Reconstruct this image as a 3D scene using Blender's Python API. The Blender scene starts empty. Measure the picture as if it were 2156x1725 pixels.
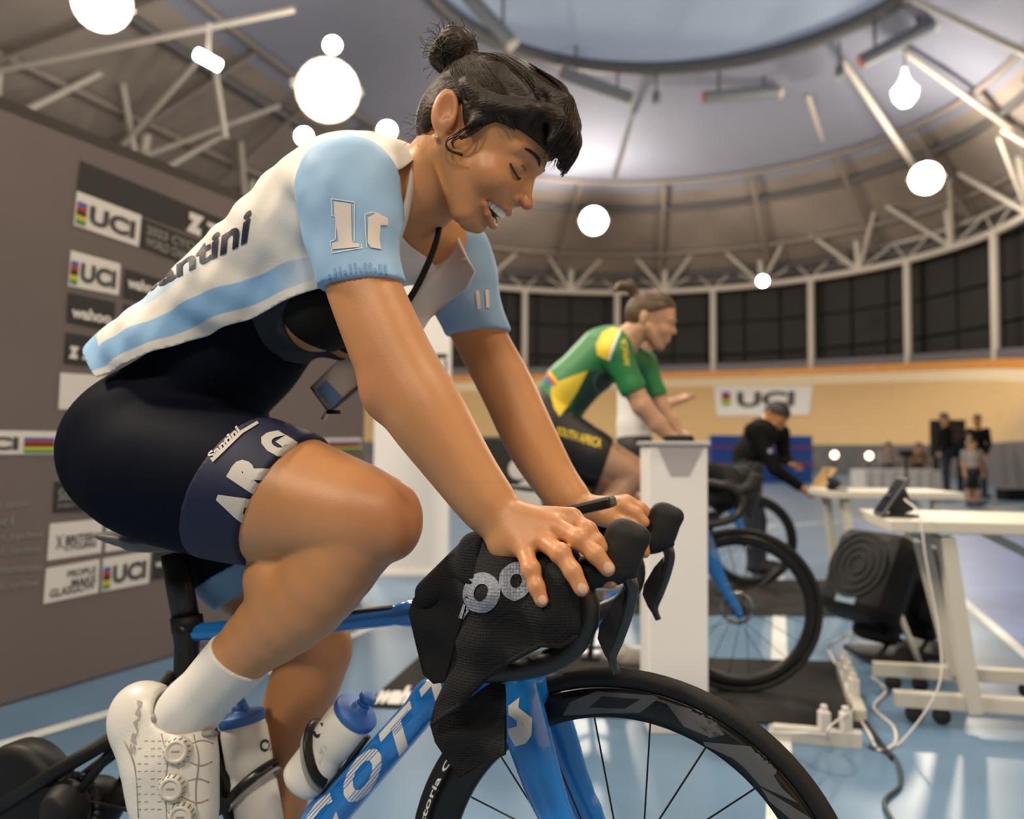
import bpy, bmesh, math, random
import numpy as np
from mathutils import Vector, Matrix, geometry
from mathutils.bvhtree import BVHTree

scene = bpy.context.scene
COL = scene.collection
random.seed(4); rng = np.random.default_rng(4)

# ---------------------------------------------------------------- camera
IW, IH, FPX = 2156.0, 1725.0, 1800.0
CAM = np.array([0.0, 0.0, 1.0])
PITCH, ROLL = math.radians(2.6), math.radians(0.4)
CM = (Matrix.Rotation(math.pi / 2 + PITCH, 3, 'X') @ Matrix.Rotation(ROLL, 3, 'Z'))
CMN = np.array(CM)
cd = bpy.data.cameras.new('camera'); cam = bpy.data.objects.new('camera', cd); COL.objects.link(cam)
cam.matrix_world = Matrix.Translation(CAM) @ CM.to_4x4()
cd.sensor_fit = 'HORIZONTAL'; cd.sensor_width = 36.0; cd.lens = FPX / IW * 36.0
cd.clip_start = 0.02; cd.clip_end = 500
cd.dof.use_dof = True; cd.dof.focus_distance = 1.14; cd.dof.aperture_fstop = 3.2
scene.camera = cam

# ---------------------------------------------------------------- world, exposure
wd = bpy.data.worlds.new('world'); scene.world = wd; wd.use_nodes = True
wd.node_tree.nodes['Background'].inputs[0].default_value = (0.80, 0.84, 0.95, 1)
wd.node_tree.nodes['Background'].inputs[1].default_value = 0.35
scene.view_settings.view_transform = 'Standard'
scene.view_settings.look = 'None'
scene.view_settings.gamma = 1.0
scene.view_settings.use_curve_mapping = False
scene.view_settings.exposure = 0.0

# ---------------------------------------------------------------- pixel -> place
def ray(px, py):
    return CMN @ np.array([(px - IW / 2) / FPX, -(py - IH / 2) / FPX, -1.0])
def W(px, py, depth):
    d = ray(px, py); return CAM + d * (depth / d[1])
def FL(px, py, z=0.0):
    d = ray(px, py); return CAM + d * ((z - CAM[2]) / d[2])
class Frame:
    """A local frame standing on the floor: x forward, y away to the left, z up."""
    def __init__(s, x, y, deg):
        t = math.radians(deg); s.o = np.array([x, y, 0.0]); s.t = t
        s.F = np.array([math.cos(t), -math.sin(t), 0]); s.N = np.array([math.sin(t), math.cos(t), 0])
    def L(s, px, py, n):
        d = ray(px, py); k = (n - (CAM - s.o) @ s.N) / (d @ s.N)
        p = CAM + d * k - s.o
        return np.array([p @ s.F, n, p[2]])
    def ppm(s, px, py, n):
        d = ray(px, py); k = (n - (CAM - s.o) @ s.N) / (d @ s.N)
        return FPX / k
    def world(s, p):
        p = np.asarray(p, float); return s.o + p[..., 0:1] * s.F + p[..., 1:2] * s.N + p[..., 2:3] * np.array([0, 0, 1.0])
    def matrix(s):
        return Matrix.Translation(s.o) @ Matrix.Rotation(-s.t, 4, 'Z')

# ---------------------------------------------------------------- materials
MATS = {}
def mat(name, col, rough=0.6, metal=0.0, var=None, bump=None, coat=0.0, sss=0.0, emit=None, spec=0.5, sheen=0.0, wave=None, alpha=None):
    if name in MATS: return MATS[name]
    m = bpy.data.materials.new(name); m.use_nodes = True; MATS[name] = m
    nt = m.node_tree; b = nt.nodes['Principled BSDF']
    b.inputs['Base Color'].default_value = (*col, 1); b.inputs['Roughness'].default_value = rough
    b.inputs['Metallic'].default_value = metal; b.inputs['Coat Weight'].default_value = coat
    b.inputs['Specular IOR Level'].default_value = spec
    b.inputs['Sheen Weight'].default_value = sheen
    if sss:
        b.inputs['Subsurface Weight'].default_value = sss; b.inputs['Subsurface Radius'].default_value = (0.012, 0.005, 0.003)
        b.inputs['Subsurface Scale'].default_value = 1.0
    if emit:
        b.inputs['Emission Color'].default_value = (*emit[0], 1); b.inputs['Emission Strength'].default_value = emit[1]
    tc = nt.nodes.new('ShaderNodeTexCoord')
    if var:
        n = nt.nodes.new('ShaderNodeTexNoise'); n.inputs['Scale'].default_value = var[0]; n.inputs['Detail'].default_value = 5
        if len(var) > 2:
            mp = nt.nodes.new('ShaderNodeMapping'); mp.inputs['Scale'].default_value = var[2]
            nt.links.new(tc.outputs['Object'], mp.inputs[0]); nt.links.new(mp.outputs[0], n.inputs['Vector'])
        else: nt.links.new(tc.outputs['Object'], n.inputs['Vector'])
        r = nt.nodes.new('ShaderNodeValToRGB'); k = var[1]
        r.color_ramp.elements[0].position = 0.3; r.color_ramp.elements[1].position = 0.7
        r.color_ramp.elements[0].color = (*[c * (1 - k) for c in col], 1); r.color_ramp.elements[1].color = (*[min(1, c * (1 + k)) for c in col], 1)
        nt.links.new(n.outputs['Fac'], r.inputs[0]); nt.links.new(r.outputs[0], b.inputs['Base Color'])
    if bump:
        kind = bump[2] if len(bump) > 2 else 'noise'
        if kind == 'waffle':
            sx = nt.nodes.new('ShaderNodeTexVoronoi'); sx.inputs['Scale'].default_value = bump[0]; sx.inputs['Randomness'].default_value = 0.15; out = sx.outputs['Distance']
            nt.links.new(tc.outputs['Object'], sx.inputs['Vector'])
        elif kind == 'strand':
            mp = nt.nodes.new('ShaderNodeMapping'); mp.inputs['Scale'].default_value = bump[3]
            sx = nt.nodes.new('ShaderNodeTexNoise'); sx.inputs['Scale'].default_value = bump[0]; sx.inputs['Detail'].default_value = 4; out = sx.outputs['Fac']
            nt.links.new(tc.outputs['Object'], mp.inputs[0]); nt.links.new(mp.outputs[0], sx.inputs['Vector'])
        else:
            sx = nt.nodes.new('ShaderNodeTexNoise'); sx.inputs['Scale'].default_value = bump[0]; sx.inputs['Detail'].default_value = 4; out = sx.outputs['Fac']
            nt.links.new(tc.outputs['Object'], sx.inputs['Vector'])
        bp = nt.nodes.new('ShaderNodeBump'); bp.inputs['Strength'].default_value = bump[1]; bp.inputs['Distance'].default_value = 0.002
        nt.links.new(out, bp.inputs['Height']); nt.links.new(bp.outputs[0], b.inputs['Normal'])
    return m

# ---------------------------------------------------------------- objects
def link(o, parent=None):
    COL.objects.link(o)
    if parent is not None: o.parent = parent
    return o
def tag(o, label=None, cat=None, group=None, kind=None):
    if label: o['label'] = label
    if cat: o['category'] = cat
    if group: o['group'] = group
    if kind: o['kind'] = kind
    return o
def thing(name, label, cat, loc=(0, 0, 0), group=None, matrix=None):
    o = bpy.data.objects.new(name, None); o.empty_display_size = 0.05
    if matrix is not None: o.matrix_world = matrix
    else: o.location = loc
    COL.objects.link(o); return tag(o, label, cat, group)
def mesh_obj(name, V, Fc, m, parent=None, smooth=False):
    me = bpy.data.meshes.new(name)
    V = np.asarray(V, dtype=np.float32)
    if isinstance(Fc, np.ndarray):
        nf, k = Fc.shape
        me.vertices.add(len(V)); me.vertices.foreach_set('co', V.ravel())
        me.loops.add(nf * k); me.loops.foreach_set('vertex_index', Fc.ravel().astype(np.int32))
        me.polygons.add(nf); me.polygons.foreach_set('loop_start', np.arange(0, nf * k, k, dtype=np.int32))
        me.update(calc_edges=True); me.validate()
    else:
        me.from_pydata([tuple(map(float, v)) for v in V], [], [tuple(f) for f in Fc]); me.update()
    if smooth: me.polygons.foreach_set('use_smooth', np.ones(len(me.polygons), bool))
    if m is not None: me.materials.append(m)
    return link(bpy.data.objects.new(name, me), parent)
def bm_obj(name, bm, m, parent=None, smooth=False):
    me = bpy.data.meshes.new(name); bm.to_mesh(me); bm.free()
    if smooth: me.polygons.foreach_set('use_smooth', np.ones(len(me.polygons), bool))
    me.materials.append(m); return link(bpy.data.objects.new(name, me), parent)
def add_box(bm, lo, hi, mtx=None, bevel=0.0):
    lo = np.array(lo, float); hi = np.array(hi, float)
    r = bmesh.ops.create_cube(bm, size=1.0)
    M = Matrix.Translation((lo + hi) / 2) @ Matrix.Diagonal((*(hi - lo), 1))
    bmesh.ops.transform(bm, matrix=M, verts=r['verts'])
    if bevel:
        es = list({e for v in r['verts'] for e in v.link_edges})
        g = bmesh.ops.bevel(bm, geom=es, offset=bevel, segments=2, affect='EDGES', profile=0.5); vs = list({v for f in g['faces'] for v in f.verts} | {v for v in r['verts'] if v.is_valid})
    else: vs = r['verts']
    if mtx is not None: bmesh.ops.transform(bm, matrix=mtx, verts=vs)
    return vs
def box(name, lo, hi, m, parent=None, mtx=None, bevel=0.0):
    bm = bmesh.new(); add_box(bm, lo, hi, mtx, bevel); return bm_obj(name, bm, m, parent)
def tube_geom(P, R, seg=10, closed=False, flat=None):
    """Swept tube along points; returns verts, faces."""
    P = [np.asarray(p, float) for p in P]; n = len(P)
    R = [R] * n if np.isscalar(R) else list(R)
    V = []; Fc = []; up = np.array([0, 0, 1.0]); prev = None
    for i in range(n):
        a = P[i - 1] if (i > 0 or closed) else P[i]; b = P[(i + 1) % n] if (i < n - 1 or closed) else P[i]
        t = b - a; t /= np.linalg.norm(t) + 1e-12
        if prev is None:
            u = np.cross(up, t)
            if np.linalg.norm(u) < 1e-3: u = np.cross([0, 1.0, 0], t)
        else: u = prev - t * (prev @ t)
        u /= np.linalg.norm(u) + 1e-12; prev = u; w = np.cross(t, u)
        for k in range(seg):
            an = 2 * math.pi * k / seg; ku, kw = (flat if flat else (1, 1))
            V.append(P[i] + R[i] * (math.cos(an) * u * ku + math.sin(an) * w * kw))
    m = n if closed else n - 1
    for i in range(m):
        for k in range(seg):
            i2 = (i + 1) % n
            Fc.append((i * seg + k, i * seg + (k + 1) % seg, i2 * seg + (k + 1) % seg, i2 * seg + k))
    if not closed:
        Fc.append(tuple(range(seg - 1, -1, -1))); Fc.append(tuple(range((n - 1) * seg, n * seg)))
    return V, Fc
def tube(name, P, R, m, parent=None, seg=10, closed=False, flat=None):
    V, Fc = tube_geom(P, R, seg, closed, flat); return mesh_obj(name, V, Fc, m, parent, True)
def spline(P, n=8):
    P = [np.asarray(p, float) for p in P]; out = []
    Q = [2 * P[0] - P[1]] + P + [2 * P[-1] - P[-2]]
    for i in range(1, len(Q) - 2):
        for k in range(n):
            t = k / n; a, b, c, d = Q[i - 1], Q[i], Q[i + 1], Q[i + 2]
            out.append(.5 * ((2 * b) + (c - a) * t + (2 * a - 5 * b + 4 * c - d) * t * t + (3 * b - a - 3 * c + d) * t ** 3))
    out.append(P[-1]); return out
def sm(P, R, n=4):
    Q = spline([np.r_[np.asarray(p, float), r] for p, r in zip(P, R)], n); return [q[:3] for q in Q], [float(q[3]) for q in Q]
def lathe(name, prof, m, parent=None, seg=64, mtx=None, axis='Y', closed=True):
    """prof: (radius, offset along axis) closed loop turned about the local axis."""
    V = []; Fc = []; k = len(prof)
    for i in range(seg):
        a = 2 * math.pi * i / seg
        for r, o in prof:
            p = (r * math.cos(a), o, r * math.sin(a)) if axis == 'Y' else (r * math.cos(a), r * math.sin(a), o)
            V.append(p)
    for i in range(seg):
        for j in range(k if closed else k - 1):
            i2 = (i + 1) % seg; j2 = (j + 1) % k
            Fc.append((i * k + j, i * k + j2, i2 * k + j2, i2 * k + j))
    o = mesh_obj(name, V, Fc, m, parent, True)
    bm = bmesh.new(); bm.from_mesh(o.data); bmesh.ops.remove_doubles(bm, verts=bm.verts, dist=1e-6); bmesh.ops.recalc_face_normals(bm, faces=bm.faces); bm.to_mesh(o.data); bm.free()
    if mtx is not None: o.matrix_local = mtx
    return o
_unit = {}
def bar(name, p, q, r, m, parent=None, sq=False):
    """A straight member as one object sharing unit mesh data."""
    key = (m.name, sq)
    if key not in _unit:
        bm = bmesh.new()
        bmesh.ops.create_cone(bm, cap_ends=True, segments=4 if sq else 10, radius1=1, radius2=1, depth=1)
        me = bpy.data.meshes.new('member'); bm.to_mesh(me); bm.free(); me.materials.append(m); _unit[key] = me
    p = Vector(p); q = Vector(q); d = q - p
    o = bpy.data.objects.new(name, _unit[key]); link(o, parent)
    o.matrix_local = Matrix.Translation((p + q) / 2) @ d.to_track_quat('Z', 'Y').to_matrix().to_4x4() @ Matrix.Diagonal((r, r, d.length, 1))
    return o

# ---------------------------------------------------------------- implicit surfaces
class Sdf:
    def __init__(s): s.ops = []
    def _add(s, fn, lo, hi, k, op): s.ops.append((fn, np.array(lo), np.array(hi), k, op)); return s
    def cone(s, a, b, ra, rb, k=0.02, sy=1.0, op='add', grow=0.0, clip=()):
        a = np.asarray(a, float); b = np.asarray(b, float); ba = b - a; l2 = ba @ ba + 1e-12
        def fn(X, Y, Z):
            t = np.clip(((X - a[0]) * ba[0] + (Y - a[1]) * ba[1] + (Z - a[2]) * ba[2]) / l2, 0, 1)
            d = np.sqrt((X - a[0] - t * ba[0]) ** 2 + ((Y - a[1] - t * ba[1]) / sy) ** 2 + (Z - a[2] - t * ba[2]) ** 2) - (ra + (rb - ra) * t) - grow
            for c, nn in clip: d = np.maximum(d, (X - c[0]) * nn[0] + (Y - c[1]) * nn[1] + (Z - c[2]) * nn[2])
            return d
        r = np.array([1, max(1, sy), 1]) * (max(ra, rb) + grow)
        return s._add(fn, np.minimum(a, b) - r, np.maximum(a, b) + r, k, op)
    def chain(s, P, R, k=0.02, sy=1.0, grow=0.0, clip=()):
        for i in range(len(P) - 1): s.cone(P[i], P[i + 1], R[i], R[i + 1], k, sy, grow=grow, clip=clip)
        return s
    def ell(s, c, r, A=None, k=0.02, op='add', grow=0.0, clip=()):
        c = np.asarray(c, float); r = np.asarray(r, float) + grow; A = np.eye(3) if A is None else np.asarray(A)
        def fn(X, Y, Z):
            q = [(A[i, 0] * (X - c[0]) + A[i, 1] * (Y - c[1]) + A[i, 2] * (Z - c[2])) for i in range(3)]
            k0 = np.sqrt(sum((q[i] / r[i]) ** 2 for i in range(3))); k1 = np.sqrt(sum((q[i] / r[i] ** 2) ** 2 for i in range(3))) + 1e-9
            d = k0 * (k0 - 1) / k1
            for c_, nn in clip: d = np.maximum(d, (X - c_[0]) * nn[0] + (Y - c_[1]) * nn[1] + (Z - c_[2]) * nn[2])
            return d
        e = np.abs(A.T) @ r
        return s._add(fn, c - e, c + e, k, op)
    def cut(s, fn, k=0.004):
        """keep where fn<0 over the whole volume"""
        return s._add(fn, (-99,) * 3, (99,) * 3, k, 'and')
    def merge(s, o): s.ops += o.ops; return s
    def mesh(s, h, lo=None, hi=None, iso=0.0):
        if lo is None:
            ad = [o for o in s.ops if o[4] == 'add']
            lo = np.min([o[1] for o in ad], 0) - 4 * h - iso; hi = np.max([o[2] for o in ad], 0) + 4 * h + iso
        lo = np.asarray(lo, float); hi = np.asarray(hi, float)
        n = np.ceil((hi - lo) / h).astype(int) + 1
        ax = [lo[i] + h * np.arange(n[i]) for i in range(3)]
        V = np.full(n, 0.15, np.float32)
        for fn, a, b, k, op in s.ops:
            mg = 0.03 + k + iso
            i0 = np.maximum(np.floor((a - mg - lo) / h).astype(int), 0); i1 = np.minimum(np.ceil((b + mg - lo) / h).astype(int) + 1, n)
            if np.any(i1 <= i0): continue
            sl = tuple(slice(i0[i], i1[i]) for i in range(3))
            X = ax[0][sl[0]].astype(np.float32)[:, None, None]; Y = ax[1][sl[1]].astype(np.float32)[None, :, None]; Z = ax[2][sl[2]].astype(np.float32)[None, None, :]
            d = np.asarray(fn(X, Y, Z), np.float32); A = V[sl]
            if op == 'add':
                hh = np.clip(.5 + .5 * (A - d) / k, 0, 1); V[sl] = A * (1 - hh) + d * hh - k * hh * (1 - hh)
            else:
                if op == 'sub': d = -d
                hh = np.clip(.5 - .5 * (A - d) / k, 0, 1); V[sl] = A * (1 - hh) + d * hh + k * hh * (1 - hh)
        return nets(V - iso, lo, h)
def nets(V, lo, h):
    S = V < 0; n = np.array(V.shape)
    c = [S[i:n[0] - 1 + i, j:n[1] - 1 + j, k:n[2] - 1 + k] for i in (0, 1) for j in (0, 1) for k in (0, 1)]
    al = c[0].copy(); an = c[0].copy()
    for q in c[1:]: al &= q; an |= q
    act = an & ~al; I = np.argwhere(act); idx = -np.ones(act.shape, np.int64); idx[act] = np.arange(len(I))
    P = np.zeros((len(I), 3)); Wt = np.zeros(len(I))
    cs = [(i, j, k) for i in (0, 1) for j in (0, 1) for k in (0, 1)]
    for a in cs:
        for d in range(3):
            if a[d]: continue
            b = list(a); b[d] = 1
            va = V[I[:, 0] + a[0], I[:, 1] + a[1], I[:, 2] + a[2]]; vb = V[I[:, 0] + b[0], I[:, 1] + b[1], I[:, 2] + b[2]]
            cr = (va < 0) != (vb < 0); t = np.where(cr, va / (va - vb + 1e-20), 0)
            p = np.array(a, float)[None].repeat(len(I), 0); p[:, d] = t
            P += p * cr[:, None]; Wt += cr
    P = (I + P / Wt[:, None]) * h + lo
    Q = []
    for d in range(3):
        e, g = [(1, 2), (2, 0), (0, 1)][d]
        sl0 = [slice(None)] * 3; sl1 = [slice(None)] * 3; sl0[d] = slice(0, n[d] - 1); sl1[d] = slice(1, n[d])
        A = S[tuple(sl0)]; B = S[tuple(sl1)]; E = np.argwhere(A != B)
        E = E[(E[:, e] > 0) & (E[:, g] > 0) & (E[:, e] < n[e] - 1) & (E[:, g] < n[g] - 1)]
        if not len(E): continue
        def at(de, dg):
            q = E.copy(); q[:, e] += de; q[:, g] += dg; return idx[q[:, 0], q[:, 1], q[:, 2]]
        f = np.stack([at(-1, -1), at(0, -1), at(0, 0), at(-1, 0)], 1)
        fl = ~A[E[:, 0], E[:, 1], E[:, 2]]; f[fl] = f[fl][:, ::-1]; Q.append(f)
    return P, np.concatenate(Q)
def relax(P, Q, it=2, f=0.5):
    n = len(P); e = np.concatenate([Q[:, [0, 1]], Q[:, [1, 2]], Q[:, [2, 3]], Q[:, [3, 0]]]); P = P.copy()
    for _ in range(it):
        for s in (f, -f * 1.03):
            acc = np.zeros_like(P); w = np.zeros(n)
            np.add.at(acc, e[:, 0], P[e[:, 1]]); np.add.at(w, e[:, 0], 1); np.add.at(acc, e[:, 1], P[e[:, 0]]); np.add.at(w, e[:, 1], 1)
            P += s * (acc / np.maximum(w, 1)[:, None] - P)
    return P
def sdf_obj(name, sd, h, m, parent=None, lo=None, hi=None, iso=0.0, it=2):
    P, Q = sd.mesh(h, lo, hi, iso); P = relax(P, Q, it); return mesh_obj(name, P, Q, m, parent, True)

# ---------------------------------------------------------------- print laid on surfaces
def world_bvh(*objs):
    Vs = []; Fs = []; o0 = 0
    bpy.context.view_layer.update()
    for o in objs:
        me = o.data; v = np.empty(len(me.vertices) * 3); me.vertices.foreach_get('co', v); v = v.reshape(-1, 3)
        Mw = np.array(o.matrix_world); v = v @ Mw[:3, :3].T + Mw[:3, 3]
        Vs += [Vector(p) for p in v]; Fs += [tuple(i + o0 for i in p.vertices) for p in me.polygons]; o0 = len(Vs)
    return BVHTree.FromPolygons(Vs, Fs)
_txt = {}
def text_mesh(s, bold=0.0, shear=0.0):
    key = (s, bold, shear)
    if key not in _txt:
        c = bpy.data.curves.new('writing', 'FONT'); c.body = s; c.offset = bold; c.shear = shear; c.resolution_u = 3
        o = bpy.data.objects.new('writing', c); COL.objects.link(o); bpy.context.view_layer.update()
        me = bpy.data.meshes.new_from_object(o.evaluated_get(bpy.context.evaluated_depsgraph_get()))
        V = np.array([v.co[:2] for v in me.vertices]); F = [tuple(p.vertices) for p in me.polygons]
        bpy.data.objects.remove(o); bpy.data.curves.remove(c)
        lo = V.min(0); hi = V.max(0); _txt[key] = ((V - lo) / (hi - lo), F)
    return _txt[key]
def lay(name, V2, F, m, bvh, parent, step=14.0, off=0.0012):
    """V2 in photograph pixels; each point is laid on the surface it meets there."""
    bm = bmesh.new(); vs = [bm.verts.new((x, y, 0)) for x, y in V2]
    for f in F:
        try: bm.faces.new([vs[i] for i in f])
        except ValueError: pass
    bmesh.ops.triangulate(bm, faces=bm.faces)
    for _ in range(6):
        es = [e for e in bm.edges if e.calc_length() > step]
        if not es: break
        bmesh.ops.subdivide_edges(bm, edges=es, cuts=1); bmesh.ops.triangulate(bm, faces=[f for f in bm.faces if len(f.verts) > 3])
    dead = []
    for v in bm.verts:
        d = Vector(ray(v.co.x, v.co.y)).normalized(); h = bvh.ray_cast(Vector(CAM), d)
        if h[0] is None: dead.append(v); continue
        nn = h[1] if h[1].dot(d) < 0 else -h[1]; v.co = h[0] + nn * off
    bmesh.ops.delete(bm, geom=dead, context='VERTS')
    if not bm.faces: bm.free(); return None
    bmesh.ops.recalc_face_normals(bm, faces=bm.faces)
    me = bpy.data.meshes.new(name); bm.to_mesh(me); bm.free(); me.materials.append(m)
    o = bpy.data.objects.new(name, me); link(o, parent)
    if parent is not None: bpy.context.view_layer.update(); o.matrix_parent_inverse = parent.matrix_world.inverted()
    return o
def bil(q, uv):
    q = np.array(q, float); u = uv[:, :1]; v = uv[:, 1:]
    return q[0] * (1 - u) * (1 - v) + q[1] * u * (1 - v) + q[2] * u * v + q[3] * (1 - u) * v
def lay_text(name, s, quad, m, bvh, parent, bold=0.0, shear=0.0, step=14.0, off=0.0012):
    """quad in pixels: bottom-left, bottom-right, top-right, top-left of the writing"""
    uv, F = text_mesh(s, bold, shear); return lay(name, bil(quad, uv), F, m, bvh, parent, step, off)
def lay_poly(name, P, m, bvh, parent, step=14.0, off=0.0010):
    return lay(name, P, [tuple(range(len(P)))], m, bvh, parent, step, off)
def rect(x0, y0, x1, y1): return [(x0, y1), (x1, y1), (x1, y0), (x0, y0)]
def sheet(polys, nfun, fr, name, m, parent, gap=16.0, thick=0.003):
    """Cloth: px outline(s), nfun(i,x,y)->lateral place; interior filled with points."""
    V = []; F = []
    for i, poly in enumerate(polys):
        P = np.array(poly, float); pts = [Vector(p) for p in P]; E = [(k, (k + 1) % len(P)) for k in range(len(P))]
        lo = P.min(0); hi = P.max(0); xs = np.arange(lo[0], hi[0], gap)
        for r_, y in enumerate(np.arange(lo[1] + gap / 2, hi[1], gap * .87)):
            for x in xs + (gap / 2 if r_ % 2 else 0): pts.append(Vector((x, y)))
        r = geometry.delaunay_2d_cdt(pts, E, [tuple(range(len(P)))], 1, 1e-4)
        b = len(V); V += [fr.L(v[0], v[1], nfun(i, v[0], v[1])) for v in r[0]]; F += [tuple(b + k for k in f) for f in r[2]]
    o = mesh_obj(name, V, F, m, parent, True)
    bm = bmesh.new(); bm.from_mesh(o.data); bmesh.ops.remove_doubles(bm, verts=bm.verts, dist=0.002); bmesh.ops.recalc_face_normals(bm, faces=bm.faces); bm.to_mesh(o.data); bm.free()
    md = o.modifiers.new('cloth', 'SOLIDIFY'); md.thickness = thick; md.offset = 0
    return o
# ================================================================ THE HALL
HA = math.radians(23.0); AX = np.array([math.sin(HA), math.cos(HA)]); BX = np.array([math.cos(HA), -math.sin(HA)])
HB, HFAR, HNEAR, HR = -8.6, 33.6, -24.0, 13.9
def hw(b, a, z=0.0): p = b * BX + a * AX; return np.array([p[0], p[1], z])
def ring(off=None, n=64, ns=22):
    """closed stadium outline; off(tau) widens or narrows it; yields (point, tau, outward)"""
    out = []; off = off or (lambda t: 0.0)
    for i in range(ns): out.append((HB + HR, HNEAR + (HFAR - HNEAR) * i / ns, 0.0, 1.0, 0.0))
    for i in range(n + 1): t = math.pi * i / n; out.append((HB + HR * math.cos(t), HFAR + HR * math.sin(t), math.sin(t), math.cos(t), math.sin(t)))
    for i in range(1, ns + 1): out.append((HB - HR, HFAR + (HNEAR - HFAR) * i / ns, 0.0, -1.0, 0.0))
    for i in range(1, n): t = math.pi * (1 + i / n); out.append((HB + HR * math.cos(t), HNEAR + HR * math.sin(t), -math.sin(t), math.cos(t), math.sin(t)))
    return [(b + o1 * off(t), a + o2 * off(t), t) for b, a, t, o1, o2 in out]
def strip(name, A, B, m, parent=None, smooth=True):
    n = len(A); V = list(A) + list(B); F = [(i, (i + 1) % n, n + (i + 1) % n, n + i) for i in range(n)]
    return mesh_obj(name, V, F, m, parent, smooth)
def zrail(t): return 3.9 + 1.45 * t ** 0.6
M_floor = mat('painted_floor_blue', (0.105, 0.195, 0.32), 0.32, var=(1.6, 0.16), bump=(30, 0.05))
M_line = mat('line_paint_white', (0.62, 0.66, 0.68), 0.4, var=(8, 0.08))
M_wood = mat('track_timber', (0.66, 0.46, 0.23), 0.45, var=(3.0, 0.12, (0.4, 0.4, 14)))
M_wood2 = mat('track_edge_orange', (0.62, 0.27, 0.06), 0.5, var=(2, 0.1))
M_pale = mat('track_band_pale', (0.78, 0.66, 0.46), 0.5)
M_board = mat('barrier_grey', (0.20, 0.19, 0.19), 0.6, var=(1.0, 0.2))
M_dark = mat('shutter_dark', (0.019, 0.0175, 0.017), 0.75, var=(2, 0.25, (0.3, 0.3, 9)))
M_dark2 = mat('stand_wall_black', (0.009, 0.0085, 0.0085), 0.8)
M_steel = mat('white_painted_steel', (0.62, 0.58, 0.52), 0.4)
M_steelg = mat('grey_painted_steel', (0.10, 0.10, 0.11), 0.5)
M_rooft = mat('roof_lining_tan', (0.27, 0.235, 0.215), 0.85, var=(0.35, 0.18))
M_roofb = mat('roof_membrane_blue', (0.235, 0.255, 0.345), 0.75, var=(0.25, 0.07))
M_sky = mat('skylight_membrane', (0.30, 0.37, 0.48), 0.7, emit=((0.46, 0.58, 0.78), 0.16))
M_rail = mat('rail_violet_grey', (0.16, 0.15, 0.17), 0.5)

fl = [hw(b, a, 0) for b, a, t in ring(lambda t: 3.0)]
floor = mesh_obj('floor', fl, [tuple(range(len(fl)))], M_floor); tag(floor, 'pale blue painted infield floor of the velodrome', None, None, 'structure')
def line(pts, w):
    """a painted line through two floor pixels"""
    p = FL(*pts[0]); q = FL(*pts[1]); d = (q - p) / np.linalg.norm(q - p); s = np.array([-d[1], d[0], 0]) * w / 2; z = np.array([0, 0, .003])
    return mesh_obj('painted_line', [p - s + z, p + s + z, q + s + z, q - s + z], [(3, 2, 1, 0)], M_line, floor)
line(((-60, 1588), (420, 1447)), 0.07); line(((1643, 1760), (1640, 1205)), 0.075); line(((2010, 1250), (2200, 1415)), 0.06)
line(((1500, 1120), (2150, 1068)), 0.08); line(((560, 1420), (1000, 1225)), 0.06); line(((1560, 1000), (2200, 1015)), 0.10)
mesh_obj('painted_zone', [FL(*p) + np.array([0, 0, .002]) for p in ((1990, 1230), (2400, 1560), (2700, 1180), (1760, 1085))], [(0, 1, 2, 3)], mat('floor_zone_deep_blue', (0.10, 0.18, 0.42), 0.35, var=(2, .15)), floor)
inn = lambda t: -2.2 - 3.6 * t
ri = ring(inn); ro = ring(); rm = ring(lambda t: (inn(t)) * 0.10)
strip('barrier', [hw(b, a, 0) for b, a, t in ri], [hw(b, a, 1.25) for b, a, t in ri], M_board, floor)
track = strip('track', [hw(b, a, 1.2) for b, a, t in ri], [hw(b, a, 1.2 + (zrail(t) - 1.75) * .9) for b, a, t in rm], M_wood)
track.name = 'wall_track'; tag(track, 'banked timber racing track curving round the infield', None, None, 'structure')
strip('upper_band', [hw(b, a, 1.2 + (zrail(t) - 1.75) * .9) for b, a, t in rm], [hw(b, a, zrail(t) - 0.40) for b, a, t in ro], M_pale, track)
strip('kickboard', [hw(b, a, zrail(t) - 0.42) for b, a, t in ro], [hw(b, a, zrail(t)) for b, a, t in ring(lambda t: .15)], M_wood2, track)
strip('fence', [hw(b, a, zrail(t) - .05) for b, a, t in ring(lambda t: .5)], [hw(b, a, zrail(t) + .42) for b, a, t in ring(lambda t: .5)], M_rail, track)
rw = ring(lambda t: 1.5); ZT = 10.0
wall = strip('wall_stands', [hw(b, a, 2.5) for b, a, t in rw], [hw(b, a, ZT + .5) for b, a, t in rw], M_dark2)
tag(wall, 'dark shuttered wall behind the track under the roof', None, None, 'structure')
rp = ring(lambda t: 1.42, 120, 60)
acc = 0.0; last = None; pend = []
for i in range(len(rp)):
    p = np.array(rp[i][:2]); q = np.array(rp[(i + 1) % len(rp)][:2])
    pend.append(p)
    if np.linalg.norm(q - pend[0]) > 1.9:
        A, B = pend[0], q; pend = []
        g = (B - A) * 0.04
        if A[1] > 8: # shutters of the far part only
            c0 = hw(*(A + g)); c1 = hw(*(B - g)); up = np.array([0, 0, 1.0]); nin = -np.cross(c1 - c0, up); nin /= np.linalg.norm(nin); nin = -nin if nin @ (hw(HB, HFAR - 10) - c0) < 0 else nin
            zb = 4.6
            for k in range(3):
                z0 = zb + k * 1.8; V = []
                for zz in (z0, z0 + 1.68):
                    V += [c0 + up * zz, c1 + up * zz, c1 + up * zz + nin * .12, c0 + up * zz + nin * .12]
                mesh_obj('shutter_panel', V, [(0, 1, 2, 3), (7, 6, 5, 4), (0, 4, 5, 1), (1, 5, 6, 2), (2, 6, 7, 3), (3, 7, 4, 0)], M_dark, wall)
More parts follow.
